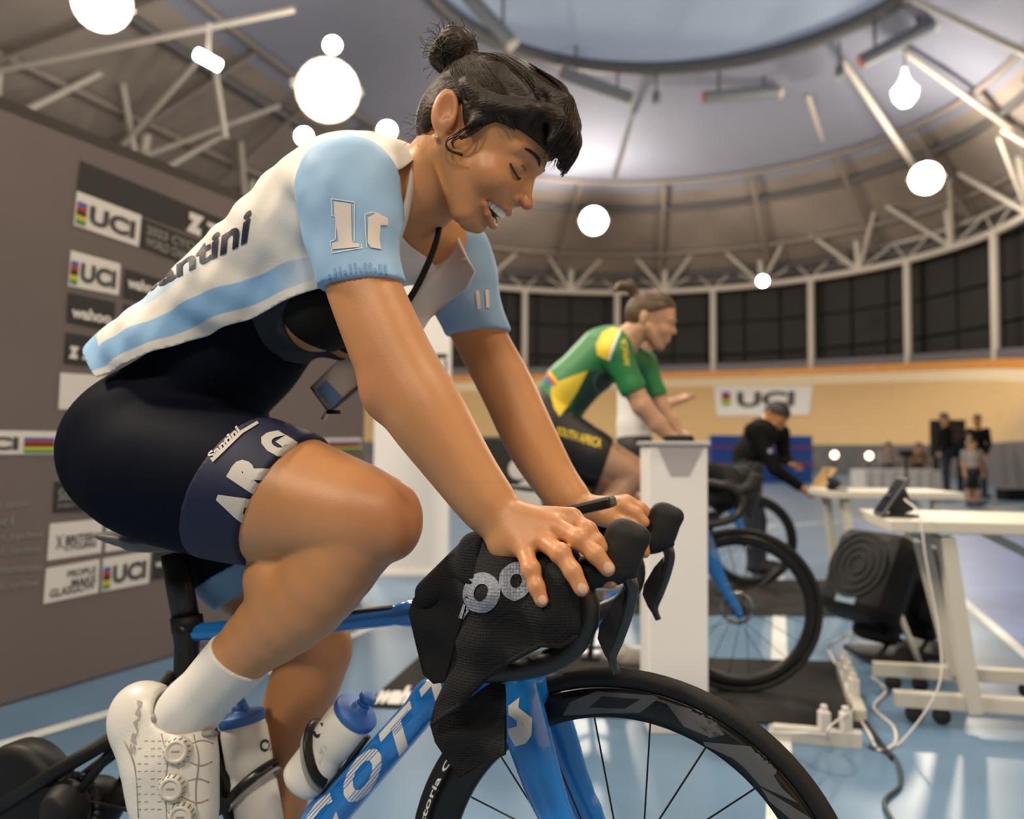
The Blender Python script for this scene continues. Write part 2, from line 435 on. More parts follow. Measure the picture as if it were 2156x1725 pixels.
# roof
OB, OA, OR, OZ = -5.2, 25.5, 8.6, 16.6
outer = ring(lambda t: 2.2, 60, 30); NP = 96
op = np.array([(b, a) for b, a, t in outer])
def outer_at(ph):
    d = np.array([math.cos(ph), math.sin(ph)]); best = 1e9
    for i in range(len(op)):
        p = op[i] - [OB, OA]; q = op[(i + 1) % len(op)] - [OB, OA]; e = q - p
        den = d[0] * e[1] - d[1] * e[0]
        if abs(den) < 1e-9: continue
        r = (p[0] * e[1] - p[1] * e[0]) / den; u = (p[0] * d[1] - p[1] * d[0]) / den
        if r > 0 and -1e-6 <= u <= 1 + 1e-6: best = min(best, r)
    return best
PH = [2 * math.pi * i / NP for i in range(NP)]; RO = [outer_at(p) for p in PH]
def roof_pt(i, t, dz=0.0):
    i %= NP; r = OR + (RO[i] - OR) * t; z = OZ + (ZT + 0.4 - OZ) * (t ** 1.15)
    return hw(OB + r * math.cos(PH[i]), OA + r * math.sin(PH[i]), z + dz)
ceil = strip('ceiling', [roof_pt(i, 0) for i in range(NP)], [roof_pt(i, .5) for i in range(NP)], M_roofb)
tag(ceil, 'blue-grey roof membrane rising to a round skylight', None, None, 'structure')
for a, b in ((.5, .75), (.75, 1.0)):
    strip('roof_lining', [roof_pt(i, a) for i in range(NP)], [roof_pt(i, b) for i in range(NP)], M_rooft, ceil)
V = [hw(OB, OA, OZ + 2.6)]; F = []
for k, rr in enumerate((.35, .7, 1.0)):
    for i in range(NP): V.append(hw(OB + OR * rr * math.cos(PH[i]), OA + OR * rr * math.sin(PH[i]), OZ + 2.6 * (1 - rr ** 2)))
for i in range(NP):
    F.append((0, 1 + i, 1 + (i + 1) % NP))
    for k in range(2): F.append((1 + k * NP + i, 1 + (k + 1) * NP + i, 1 + (k + 1) * NP + (i + 1) % NP, 1 + k * NP + (i + 1) % NP))
mesh_obj('skylight', V, F, M_sky, ceil, True)
tube('skylight_ring', [roof_pt(i, 0, -.15) for i in range(NP)], .28, M_steelg, ceil, 8, True)
for t, m in ((.44, M_rooft), (.56, M_steelg), (.78, M_rooft), (.90, M_steelg)):
    tube('purlin', [roof_pt(i, t, -.2) for i in range(NP)], .16 if m is M_steelg else .12, m, ceil, 6, True)
for i in range(0, NP, 4):
    bar('rafter', roof_pt(i, .45, -.25), roof_pt(i, .98, -.25), .10, M_rooft, ceil)

# ring truss
truss = thing('roof_truss', 'white steel ring truss with V struts carrying the roof edge', 'roof truss', (0, 0, 0))
rt = ring(lambda t: .6, 90, 60); RT = [hw(b, a, ZT) for b, a, t in rt]
tube('lower_chord', RT, .17, M_steel, truss, 8, True)
rt2 = ring(lambda t: .9, 90, 60)
tube('upper_chord', [hw(b, a, ZT + 1.0) for b, a, t in rt2], .09, M_steel, truss, 6, True)
L = [0.0]
for i in range(len(RT)): L.append(L[-1] + np.linalg.norm(RT[(i + 1) % len(RT)] - RT[i]))
def at_len(s, off=0.0, z=ZT):
    s %= L[-1]; i = int(np.searchsorted(L, s, 'right') - 1); i = min(i, len(RT) - 1); f = (s - L[i]) / (L[i + 1] - L[i])
    p = RT[i] * (1 - f) + RT[(i + 1) % len(RT)] * f; c = hw(HB, min(max(p[:2] @ AX, HNEAR), HFAR)); o = p - c; o[2] = 0; o /= np.linalg.norm(o)
    q = p + o * off; q[2] = z; return q
def to_px(p):
    q = (np.asarray(p) - CAM) @ CMN
    return (IW / 2 + FPX * q[0] / -q[2], IH / 2 - FPX * q[1] / -q[2]) if q[2] < 0 else (9e9, 9e9)
ss = np.linspace(0, L[-1], 3000); s0 = min(ss, key=lambda s: abs(to_px(at_len(s))[0] - 1605) + (0 if at_len(s)[1] > 25 else 9e9))
SP = 5.4; nodes = [s0 + SP * k for k in range(-7, 9)]
for s in nodes:
    n = at_len(s)
    bar('post', n, at_len(s, -.3, ZT + 2.4), .17, M_steel, truss)
    bar('strut', n, at_len(s + 2.3, -1.6, ZT + 2.3), .10, M_steel, truss); bar('strut', n, at_len(s - 2.3, -1.6, ZT + 2.3), .10, M_steel, truss)
    bar('brace', n, at_len(s + 1.7, .3, ZT + 1.0), .06, M_steel, truss); bar('brace', n, at_len(s - 1.7, .3, ZT + 1.0), .06, M_steel, truss)
    bar('brace', at_len(s + 2.7), at_len(s + 1.7, .3, ZT + 1.0), .05, M_steel, truss); bar('brace', at_len(s + 2.7), at_len(s + 3.7, .3, ZT + 1.0), .05, M_steel, truss)
    q = at_len(s + 2.7, 0); bar('column', (q[0], q[1], 3.9), q, .17, M_steel, truss)
for a, b in (((1925, 350), (1775, 130)), ((2170, 300), (1900, 105)), ((2200, 130), (1925, 0)), ((1800, 480), (1700, 200)), ((1295, 370), (1330, 250)),
             ((-60, 160), (620, 20)), ((300, 330), (590, 222)), ((255, 310), (425, 118)), ((475, 290), (452, 140))):
    hz = [12.2, 15.5]; P = []
    for (x, y), z in zip((a, b), hz):
        if a[0] < 700: z = 10.8 if (x, y) == a else 12.6
        P.append(FL(x, y, z))
    bar('tie_rod', P[0], P[1], .11 if a[0] > 700 else .085, M_steel, truss)

# floodlights
M_lamp = mat('flood_lens', (1, 1, 1), 0.3, emit=((1.0, 0.90, 0.74), 60.0))
M_house = mat('flood_housing', (0.35, 0.33, 0.30), 0.5)
_fl = {}
def flood(pos, aim, r, label, power, warm=(1.0, 0.80, 0.56), omni=0.0):
    pos = Vector(pos); aim = Vector(aim)
    o = thing('floodlight', label, 'floodlight', group='floodlights under the velodrome roof')
    o.matrix_world = Matrix.Translation(pos) @ (aim - pos).to_track_quat('-Z', 'Y').to_matrix().to_4x4()
    if 'm' not in _fl:
        a = lathe('housing', [(.0, .55), (.35, .5), (.7, .2), (1.05, 0), (1.05, -.08), (.98, -.08), (.95, 0), (.0, .05)], M_house, o, 20, axis='Z', closed=False)
        b = lathe('lens', [(0, -.02), (.5, -.03), (.96, -.01)], M_lamp, o, 20, axis='Z', closed=False)
        c = tube('bracket', spline([(-1.1, 0, -.0), (-1.1, 0, .9), (0, 0, 1.1), (1.1, 0, .9), (1.1, 0, 0)], 4), .07, M_house, o, 6)
        _fl['m'] = (a.data, b.data, c.data); kids = [a, b, c]
    else:
        kids = [link(bpy.data.objects.new(n_, d_), o) for n_, d_ in zip(('housing', 'lens', 'bracket'), _fl['m'])]
    for k_ in kids: k_.scale = (r, r, r)
    if omni: # bare lamps: light the roof and trusses round them too
        ld = bpy.data.lights.new('flood_light', 'POINT'); ld.shadow_soft_size = r; ld.energy = power * omni
    else:
        ld = bpy.data.lights.new('flood_light', 'AREA'); ld.shape = 'DISK'; ld.size = r * 1.9; ld.energy = power * 0.17; ld.spread = math.radians(160)
    ld.color = warm
    lo = bpy.data.objects.new('flood_light', ld); link(lo, o); lo.location = (0, 0, (-1.3 if omni else -.12) * r)
    return o
for (x, y), d, r, lab, pw in (((1250, 465), 40, .62, 'bright floodlight on the truss right of the smiling rider\'s face', 2500), ((1950, 375), 31, .55, 'bright floodlight at the upper right above the stands', 2500),
        ((690, 190), 21, .75, 'largest and brightest floodlight above the white jersey', 2500), ((215, 5), 15.5, .5, 'floodlight cut by the top left edge', 2500),
        ((1606, 592), 41, .26, 'small lamp on the lower chord of the ring truss', 500), ((815, 275), 26, .28, 'small lamp between the jersey shoulder and the hair bun', 700),
        ((640, 287), 24, .24, 'small lamp left of the jersey shoulder below the largest floodlight', 500), ((700, 95), 22, .22, 'small lamp above the largest floodlight', 500)):
    flood(W(x, y, d), (0, 6, 0) if pw > 1000 else (0, 10, 0), r, lab, pw, (1.0, .86, .68), (0.75 if pw > 1000 else .3) if d > 30 else 0.42)
for i, (x, y, z, pw) in enumerate(((-7.0, 2.5, 8.2, 3000), (-5, -6.5, 8.5, 1300), (0.5, -6.5, 8.8, 450), (4.2, 1, 9.3, 500), (-3, 8, 11, 1600), (3, 11, 11.5, 1000))):
    flood((x, y, z), (0, 1.2, .6), .7, ['floodlight high over the grey backdrop beyond the left edge', 'floodlight behind the photographer on the left', 'floodlight behind the photographer on the right', 'floodlight high beyond the right edge', 'floodlight overhead above the left of the picture', 'floodlight overhead above the right of the picture'][i], pw)
# lit tube lamp and the grey units round the skylight
M_tube = mat('tube_lamp', (1, 1, 1), .3, emit=((.85, .92, 1), 14.0))
t = thing('tube_lamp', 'small lit white tube lamp under the left roof', 'lamp'); t.location = W(438, 126, 18)
d = W(460, 138, 18) - W(415, 113, 18); bar('tube', -d / 2, d / 2, .12, M_tube, t); bar('bracket', (0, 0, .1), (0, 0, .8), .04, M_house, t)
M_unit = mat('duct_unit_grey', (0.20, 0.22, 0.25), 0.5); M_red = mat('unit_end_red', (0.45, 0.10, 0.09), 0.5)
for (a, b, dp, lab) in (((1482, 206), (1640, 193), 34, 'grey tubular heater hanging level below the skylight ring'), ((1183, 153), (1330, 208), 33, 'grey tubular heater tilting down beside the dark fringe'),
                        ((1812, 130), (1962, 52), 29, 'dark tubular heater at the upper right with a white end'), ((982, -12), (1078, 92), 28, 'dark tubular heater above the hair bun at the top edge')):
    p = W(*a, dp); q = W(*b, dp); t = thing('tube_heater', lab, 'heater', (p + q) / 2, 'tube heaters round the skylight'); c = (p + q) / 2
    bar('casing', p - c, q - c, .26, M_unit, t); e = (q - p) / np.linalg.norm(q - p)
    bar('end_cap', p - c - e * .06, p - c + e * .02, .22, M_red, t); bar('end_cap', q - c - e * .02, q - c + e * .1, .27, M_steel, t)
    for f in (-.3, .3): bar('hanger', (q - p) * f, (q - p) * f + np.array([0, 0, 1.3]), .05, M_steelg, t)
for (x, y, dp, lab) in ((1382, 205, 34, 'small spotlight hanging between two tube heaters'), (1768, 150, 30, 'small spotlight left of the dark tube heater')):
    t = thing('spotlight', lab, 'spotlight', W(x, y, dp), 'spotlights below the skylight ring')
    lathe('can', [(0, .25), (.14, .22), (.2, -.25), (.16, -.25), (.0, -.1)], M_unit, t, 14, axis='Z', closed=False); bar('stem', (0, 0, .2), (0, 0, 1.1), .04, M_steelg, t)
t = thing('pendant_lamp', 'white glowing pendant lamp below the upper right roof', 'lamp', W(1905, 190, 30))  # diffuse reflection modelled as an added glowing body on a made-up cord
lathe('shade', [(.06, .8), (.12, .5), (.25, .25), (.46, .0), (.40, -.3), (.2, -.55), (0, -.6)], mat('pendant_glow', (1, 1, 1), .5, emit=((1, .97, .92), 3.0)), t, 20, axis='Z', closed=False); bar('cord', (0, 0, .7), (0, 0, 1.6), .04, M_steel, t)
# ================================================================ THE NEAR BICYCLE
FB = Frame(0.165, 1.28, 18.0); LB = FB.L
M_blue = mat('frame_paint_blue', (0.010, 0.175, 0.58), 0.22, coat=0.6)
M_blk = mat('carbon_black', (0.009, 0.009, 0.010), 0.34, spec=.35)
M_blkm = mat('matt_black', (0.010, 0.010, 0.011), 0.55, spec=.25)
M_rub = mat('rubber_black', (0.013, 0.0125, 0.0125), 0.6, bump=(400, 0.15), spec=.3)
M_tape = mat('bar_tape_black', (0.014, 0.014, 0.014), 0.42, bump=(220, 0.25))
M_chr = mat('steel_bright', (0.55, 0.55, 0.56), 0.25, metal=1.0)
M_grey = mat('rim_print_grey', (0.095, 0.095, 0.10), 0.5)
M_white = mat('print_white', (0.72, 0.71, 0.70), 0.45)
M_ink = mat('print_black', (0.015, 0.015, 0.018), 0.5)
HUB = np.array([0, 0, .338])
bike = thing('road_bicycle', 'blue road bicycle under the smiling rider with a black towel over its bars', 'bicycle', matrix=FB.matrix())
CRN = np.array([-.150, 0, .645]); HTT = np.array([-.196, 0, .775]); SEAT = np.array([-.770, 0, .675]); BB = np.array([-.600, 0, .272]); REAR = np.array([-.985, 0, .338])
BB = np.array([-.595, 0, .27])
s = Sdf(); s.cone(CRN, HTT, .026, .026, .02)
s.chain([CRN + [-.035, 0, .025], LB(907, 1471, 0), LB(685, 1725, 0), BB], [.026, .026, .031, .034], .02)
s.chain([HTT + [-.01, 0, -.03], LB(865, 1292, 0), LB(640, 1318, 0), SEAT + [.02, 0, .0]], [.02, .0165, .0165, .016], .02)
frame = sdf_obj('frame', s, .004, M_blue, bike)
s = Sdf(); s.chain([LB(392, 1322, 0), SEAT, LB(382, 1430, 0) + [.01, 0, -.02], BB], [.019, .021, .022, .026], .015)
sdf_obj('seat_tube', s, .004, M_blk, bike)
for sg in (-1, 1):
    tube('seat_stay', [SEAT + [-.015, sg * .02, -.07], REAR + [0, sg * .07, 0]], [.009, .008], M_blkm, bike)
    tube('chain_stay', [BB + [-.02, sg * .03, 0], REAR + [0, sg * .07, 0]], [.014, .010], M_blkm, bike)
tube('top_tube_cover', [LB(868, 1277, 0), LB(760, 1287, 0), LB(640, 1303, 0), LB(470, 1322, 0)], .010, M_blkm, bike, flat=(1.2, .5))
tube('seatpost', [LB(394, 1318, 0), LB(366, 1165, 0)], .0235, M_blk, bike, 16, flat=(.7, 1.15))
tube('seat_clamp', [LB(396, 1330, 0), LB(392, 1298, 0)], .027, M_blkm, bike, 16, flat=(.8, 1.15))
s = Sdf(); s.chain([LB(250, 1095, 0), LB(340, 1128, 0), LB(450, 1146, 0), LB(560, 1155, 0)], [.042, .042, .024, .016], .03, sy=1.5)
s.cut(lambda X, Y, Z: np.abs(Z - LB(380, 1138, 0)[2] + .004) - .014 , .01); sdf_obj('saddle', s, .005, mat('saddle_shell', (.10, .10, .095), .4), bike)
for sg in (-.022, .022): tube('saddle_rail', [LB(300, 1140, sg), LB(370, 1160, sg), LB(470, 1165, sg)], .004, M_blk, bike)
s = Sdf(); s.ell(CRN + [.006, 0, -.01], (.036, .05, .038), k=.02)
for sg in (-1, 1):
    P, R = sm([CRN + [.0, sg * .044, -.005], LB(1124, 1589, -.058) * [1, -sg, 1], LB(1172, 1725, -.06) * [1, -sg, 1], HUB + [-.006, sg * .06, -.005]], [.034, .030, .0235, .015]); s.chain(P, R, .012, sy=.6)
fork = sdf_obj('fork', s, .004, M_blue, bike)
# front wheel
def wheel(parent, hub):
    M0 = Matrix.Translation(hub)
    R0, R1 = .338, .310
    prof = [(R1 + .014 + .0145 * math.cos(a), .0145 * math.sin(a)) for a in np.linspace(0, 2 * math.pi, 15)[:-1]]
    ty = lathe('tyre', prof, M_rub, parent, 96, M0)
    for k in range(-3, 4): lathe('tread_rib', [(R0 + .0002 - .0012 * abs(k) ** 1.5 * .35 + dr, k * .0023 + dy) for dr, dy in ((-.002, -.0007), (.0004, -.0005), (.0004, .0005), (-.002, .0007))], M_rub, ty, 96)
    rim = lathe('rim', [(.311, -.0125), (.300, -.0138), (.283, -.0125), (.268, -.008), (.2655, 0), (.268, .008), (.283, .0125), (.300, .0138), (.311, .0125), (.305, 0)], M_blk, parent, 96, M0)
    h = lathe('hub', [(.004, -.056), (.014, -.05), (.026, -.036), (.026, -.030), (.013, -.024), (.013, .024), (.026, .03), (.026, .036), (.014, .05), (.004, .056)], M_blk, parent, 24, M0)
    lathe('brake_rotor', [(.055, -.0012 + .045), (.070, -.0012 + .045), (.070, .0012 + .045), (.055, .0012 + .045)], M_chr, parent, 48, M0)
    for k in range(20):
        a = 2 * math.pi * k / 20 + .155; sg = -1 if k % 2 else 1; da = .95 * (1 if (k // 2) % 2 else -1)
        p = np.array(hub) + [.265 * math.cos(a), 0, .265 * math.sin(a)]; q = np.array(hub) + [.025 * math.cos(a + da), sg * .032, .025 * math.sin(a + da)]
        bar('spoke', p, q, .0014, M_blk, parent)
    return ty, rim
tyre, rim = wheel(bike, HUB)
# bars
def barpts(sg):
    y = .18 * sg
    return spline([(-.165, sg * .02, .872), (-.165, sg * .09, .872), (-.15, sg * .155, .870), (-.105, y, .862), (-.045, y, .848), (-.01, y * 1.01, .80), (-.03, y * 1.03, .745), (-.09, y * 1.05, .715), (-.19, y * 1.06, .700)], 6)
hb = tube('handlebar', [(-.165, .02, .872), (-.165, -.02, .872)], .0165, M_blk, bike)
for sg in (-1, 1): tube('bar_tape', barpts(sg), .0158, M_tape, bike, 14)
tube('stem', [HTT + [.0, 0, .045], (-.165, 0, .872)], .019, M_blk, bike)
tube('steerer_spacer', [HTT + [0, 0, -.005], HTT + [-.008, 0, .06]], .022, M_blk, bike)
tube('computer_mount', [(-.16, .0, .885), (-.10, .0, .905)], .008, M_blk, bike)
box('computer', (-.045, -.026, -.009), (.045, .026, .009), M_blk, bike, Matrix.Translation((-.06, .02, .91)) @ Matrix.Rotation(-.25, 4, 'Y'), .005)
def hood(sg):
    y = sg * .18
    P = lambda x, yy, dn=0.0: LB(x, yy, -.18 + dn) * [1, -sg, 1] + [0, 0, 0]
    s = Sdf()
    s.chain([np.array([-.075, y, .862]), P(1215, 1215), P(1270, 1195), P(1300, 1180)], [.018, .0205, .0215, .022], .012, sy=.86)
    s.chain([P(1296, 1190), P(1308, 1150), P(1316, 1128)], [.0235, .0225, .0205], .012, sy=.78)
    s.chain([P(1306, 1122), P(1345, 1130)], [.0165, .0135], .008, sy=.95); s.chain([P(1322, 1185), P(1344, 1135)], [.015, .0125], .010, sy=.85)
    hd = sdf_obj('brake_hood', s, .003, M_rub, bike)
    s = Sdf(); s.chain([P(1300, 1208), P(1326, 1205)], [.013, .011], .008, sy=.9); sdf_obj('lever_pivot', s, .003, M_blkm, hd)
    lv = spline([P(1318, 1205), P(1330, 1240), P(1321, 1290), P(1303, 1345), P(1289, 1385), P(1299, 1418)], 6)
    tube('brake_lever', lv, [.0105 - .0055 * (i / len(lv)) for i in range(len(lv))], mat('lever_gloss', (.016, .016, .018), .22, coat=.4), hd, 10, flat=(.75, 1.0))
    pd = [(1312, 1245), (1290, 1270), (1262, 1318), (1258, 1345), (1272, 1378), (1283, 1395), (1296, 1345), (1310, 1290)]
    V = [P(x, yy, -.004) for x, yy in pd] + [P(x, yy, .004) for x, yy in pd]; k = len(pd)
    mesh_obj('shift_paddle', V, [tuple(range(k)), tuple(range(2 * k - 1, k - 1, -1))] + [(i, k + i, k + (i + 1) % k, (i + 1) % k) for i in range(k)], M_blkm, hd)
for sg in (-1, 1): hood(sg)
for sg in (-1, 1): tube('brake_hose', spline([(-.10, sg * .1, .85), (-.05, sg * .05, .80), (-.09, .01, .72), CRN + [.03, .02, 0]], 6), .003, M_blkm, bike, 6)
# cranks and chain
for sg in (-1, 1):
    tip = BB + ([.0, sg * .075, .165] if sg < 0 else [.02, sg * .075, -.165]); tip = BB + (np.array([-.03, -.085, .045]) * 1 if sg < 0 else np.array([-.02, .085, -.165]))
    if sg < 0: tip = np.array([-.665, -.095, .425])
    bar('crank_arm', BB + [0, sg * .06, 0], tip, .013, M_blk, bike); pd = box('pedal', tip + [-.04, -.03 if sg > 0 else -.05, -.012], tip + [.04, .05 if sg > 0 else .03, .006], M_blkm, bike, bevel=.004)
lathe('chainring', [(.088, -.002), (.102, -.002), (.102, .002), (.088, .002)], M_blkm, bike, 48, Matrix.Translation(BB + [0, -.045, 0]))
for dz in (.05, -.05): tube('chain', [BB + [0, -.045, dz * 1.95], REAR + [0, -.045, dz * .8]], .004, M_blkm, bike, 6, flat=(1, .8))

# bottles and cages
M_bot = mat('bottle_white', (0.72, 0.70, 0.66), 0.28, sss=0.1); M_cap = mat('bottle_cap_blue', (0.03, 0.12, 0.42), 0.45)
def bottle(top, bot, label, r=.037, nz=True):
    ax = bot - top; Lh = np.linalg.norm(ax); q = Vector(-ax).to_track_quat('Z', 'Y').to_matrix().to_4x4()
    o = thing('water_bottle', label, 'bottle', group='water bottles on the near bicycle'); o.matrix_world = FB.matrix() @ Matrix.Translation(bot) @ q
    k = r / .037
    b = lathe('body', [(0, 0), (r * .8, 0), (r * .97, .008), (r, .02), (r, Lh * .40), (r * .90, Lh * .46), (r * .90, Lh * .54), (r, Lh * .60), (r, Lh * .86), (r * .93, Lh * .93), (r * .86, Lh * .95), (0, Lh * .95)], M_bot, o, 32, axis='Z', closed=False)
    c = lathe('cap', [(0, Lh * .93), (r * .97, Lh * .93), (r * 1.0, Lh * .95), (r * 1.0, Lh * 1.0), (r * .95, Lh * 1.012), (r * .45, Lh * 1.03), (r * .36, Lh * 1.05), (r * .34, Lh * 1.10), (0, Lh * 1.10)], M_cap, o, 32, axis='Z', closed=False)
    lathe('nozzle', [(0, Lh * 1.10), (r * .30, Lh * 1.10), (r * .24, Lh * 1.12), (r * .24, Lh * 1.15), (r * .37, Lh * 1.16), (r * .37, Lh * 1.205), (r * .30, Lh * 1.215), (0, Lh * 1.205)], M_cap, c, 20, axis='Z', closed=False)
    return o, b
b1, b1b = bottle(LB(508, 1505, .0), LB(552, 1760, .0), 'upright water bottle with a dark blue cap beside the white shoe', .039)
b2, b2b = bottle(LB(752, 1498, 0), LB(632, 1652, 0), 'tilted water bottle with a blue cap lying along the down tube', .0385)
def cage(top, bot, side):
    ax = (bot - top) / np.linalg.norm(bot - top); dn = np.array([ax[2], 0, -ax[0]]) * side
    cg = tube('bottle_cage', [top + dn * .04 + ax * .02, bot + dn * .043 + ax * .01], .011, M_blk, bike, flat=(1.0, .4)); R = .0425
    def loop(f0, tilt):
        P = []
        for a in np.linspace(-2.6, 2.6, 26):
            P.append(top + (bot - top) * f0 + ax * tilt * (1 - math.cos(a)) * .5 + (-dn * math.cos(a) * -1 * -1 * R) + np.array([0, 1, 0]) * math.sin(a) * R)
        return P
    tube('cage_arm', loop(.42, .05), .0075, M_blk, cg, 8, flat=(.35, 1.2)); tube('cage_trim', [p * 1.0 + ax * .013 for p in loop(.42, .05)], .0066, mat('cage_grey', (.28, .28, .28), .4), cg, 8, flat=(.36, 1.0))
    return cg
cage(LB(508, 1505, 0), LB(552, 1760, 0), 1); cage(LB(752, 1498, 0), LB(632, 1652, 0), -1)
bv = world_bvh(b1b); lay_text('lettering', 'CM', [(545, 1582), (580, 1586), (585, 1562), (548, 1555)], M_ink, bv, b1, .03)
bv = world_bvh(b2b); lay_text('lettering', 'MC', [(640, 1545), (672, 1556), (683, 1520), (652, 1508)], M_ink, bv, b2, .03)
lay_text('lettering', 'ELITE', [(672, 1612), (688, 1572), (681, 1566), (664, 1604)], M_white, bv, b2, .02); lay_poly('mark', [(588, 1600), (600, 1582), (604, 1588), (592, 1608)], mat('print_red', (.5, .03, .02), .5), bv, b2)

# writing on the frame, fork and wheel
bv = world_bvh(frame)
UE = lambda x: 1424 + (907 - x) * (301 / 276.0); 
def dtq(x0, x1, lo=.05, hi=.93):
    """quad between two stations along the down tube (x on its upper edge), bottom edge lower right"""
    def st(x):
        up = np.array([x, 1424 + (907 - x) * 1.0906]); t = np.array([276, -301]) / 408.0; nrm = np.array([301, 276]) / 408.0; wd = 62 + (907 - x) * .06
        return up + nrm * wd * hi, up + nrm * wd * lo
    a, b = st(x0), st(x1); return [a[0], b[0], b[1], a[1]]
sc = thing('x', 'x', 'x'); bpy.data.objects.remove(sc)
let = [('S', 525, 600), ('C', 608, 688), ('O', 697, 779), ('T', 790, 862), ('T', 876, 940)]
for i, (ch, x0, x1) in enumerate(let): lay_text('lettering', ch, dtq(x0, x1), M_white, bv, frame, .045, .35, 10)
M_strip = mat('frame_paint_blue_print', (0.010, 0.175, 0.58), 0.3)
for x0, x1, lo_, hi_ in ((700, 782, .10, .40), (700, 782, .60, .90), (812, 850, .2, .45), (612, 690, .10, .4)):
    for k in range(4):
        f = lo_ + (hi_ - lo_) * (k + .25) / 4; q = dtq(x0, x1, f, f + .018); lay('stripe', q, [(0, 1, 2, 3)], M_strip, bv, frame, 10, .0018)
bv = world_bvh(fork)
k7 = lambda x, y: (600 + x / 2.3956, 1380 + y / 2.3956)
for P in ([(1128, 255), (1183, 212), (1178, 262), (1205, 300), (1200, 345), (1172, 380), (1170, 330), (1140, 290), (1128, 300)],
          [(1128, 370), (1165, 405), (1200, 400), (1203, 350), (1182, 315), (1183, 268), (1247, 318), (1243, 405), (1215, 445), (1163, 460), (1128, 395)]):
    P = [k7(*p) for p in P]; ctr = np.mean(P, 0)
    lay_poly('emblem', P, M_white, bv, fork, 8)
bv = world_bvh(rim)
k3 = lambda x, y: (1350 + x * .4493, 950 + y * .4493)
for P in ([k7(1400, 305), k7(1440, 235), k7(1570, 182), k7(1900, 205), k7(1790, 290), k7(1900, 300), k7(2000, 350), k7(1760, 305)][:5] + [k7(1600, 292)],
          [k7(1920, 236), k7(2156, 300), k3(300, 1280), k3(390, 1330), k3(240, 1255), k3(330, 1345), k3(200, 1290)],
          [k3(290, 1362), k3(530, 1385), k3(650, 1490), k3(620, 1520), k3(660, 1580), k3(735, 1650), k3(560, 1570), k3(480, 1480), k3(430, 1440), k3(300, 1380)],
          [k3(560, 1575), k3(700, 1660), k3(800, 1725), k3(820, 1760), k3(700, 1725), k3(600, 1640)]):
    lay_poly('rim_print', P, M_grey, bv, rim, 10, .0006)
lay_poly('rim_print', [k7(1535, 262), k7(1600, 208), k7(1790, 222), k7(1715, 268)], M_blk, bv, rim, 10, .0014)
# curved writing on the tyre wall
uv, F = text_mesh('Vittoria CORSA', .02)
me_pts = []
for u, v in uv:
    a = math.pi - math.radians(14.5) - u * math.radians(40) ; a = math.radians(172 - 43 * u); r = .3165 + v * .0085
    me_pts.append((r * math.cos(a), -.0149, r * math.sin(a)))
mesh_obj('lettering', me_pts, F, M_white, tyre)

# towel
M_tow = mat('towel_black', (0.011, 0.011, 0.013), 0.9, bump=(260, 0.9, 'waffle'), spec=.25)
towel = thing('towel', 'black waffle towel with grey lettering draped over the near handlebar', 'towel', matrix=FB.matrix())
def tn(i, x, y):
    fold = .006 * math.sin(x * .045 + y * .012) + .004 * math.sin(y * .06 - x * .02)
    if i == 0: # outer drape over the bar
        up = min(max((y - 1150) / 110, 0), 1); b = -.185 - .052 * math.sin(up * math.pi / 2)
        left = min(max((1010 - x) / 120, 0), 1); return b + .02 * left + fold - .010 * math.sin((x - 950) / 280 * math.pi)
    if i == 1:
        t = min(max((1000 - x) / 140, 0), 1); return -.19 + .09 * t + fold * 1.5
    return -.195 + .0 + fold
tw = sheet([[(1022, 1128), (1075, 1122), (1150, 1135), (1205, 1160), (1222, 1255), (1220, 1340), (1180, 1362), (1140, 1358), (1112, 1372), (1040, 1412), (965, 1488), (908, 1528), (918, 1480), (938, 1438), (962, 1350), (985, 1262), (1005, 1190)],
            [(1022, 1128), (1005, 1190), (985, 1262), (962, 1350), (938, 1438), (915, 1440), (893, 1420), (876, 1350), (862, 1290), (872, 1262), (940, 1175), (985, 1150)],
            [(908, 1528), (965, 1488), (1040, 1435), (1066, 1440), (1064, 1590), (1010, 1612), (966, 1640), (918, 1562)]], tn, FB, 'cloth', M_tow, towel, 13, .0045)
s = Sdf(); s.chain([LB(1000, 1155, -.165), LB(1090, 1150, -.17), LB(1190, 1185, -.18)], [.02, .026, .022], .02); s.chain([LB(905, 1250, -.12), LB(1010, 1165, -.14)], [.022, .03], .02)
s.chain([LB(1010, 1200, -.16), LB(1130, 1280, -.175), LB(1190, 1300, -.18)], [.03, .032, .024], .02)
sdf_obj('towel_fold', s, .004, M_tow, towel)
tube('hem', [LB(x, y, tn(0, x, y) - .002) for x, y in ((1218, 1338), (1180, 1361), (1140, 1358), (1112, 1371), (1040, 1411), (965, 1487), (910, 1526))], .0035, M_tow, towel, 6)
M_poc = mat('towel_print_grey', (0.19, 0.215, 0.28), 0.85, var=(300, .35), bump=(260, 0.9, 'waffle'))
bv = world_bvh(tw)
def annulus(c, r, ri, rot, n=40):
    V = []; F = []; cr, sr = math.cos(rot), math.sin(rot)
    for k in range(n):
        a = 2 * math.pi * k / n
        for R in (r, ri): x, y = R[0] * math.cos(a), R[1] * math.sin(a); V.append((c[0] + x * cr - y * sr, c[1] + x * sr + y * cr))
    for k in range(n): j = (k + 1) % n; F.append((2 * k, 2 * k + 1, 2 * j + 1, 2 * j))
    return V, F
for c in ((1016, 1249), (1087, 1226)):
    V, F = annulus(c, (36, 40), (13, 16), .35); lay('lettering', V, F, M_poc, bv, towel, 9, .004)
lay_poly('lettering', [(966, 1312), (984, 1265), (993, 1285), (980, 1305)], M_poc, bv, towel, 9, .004)

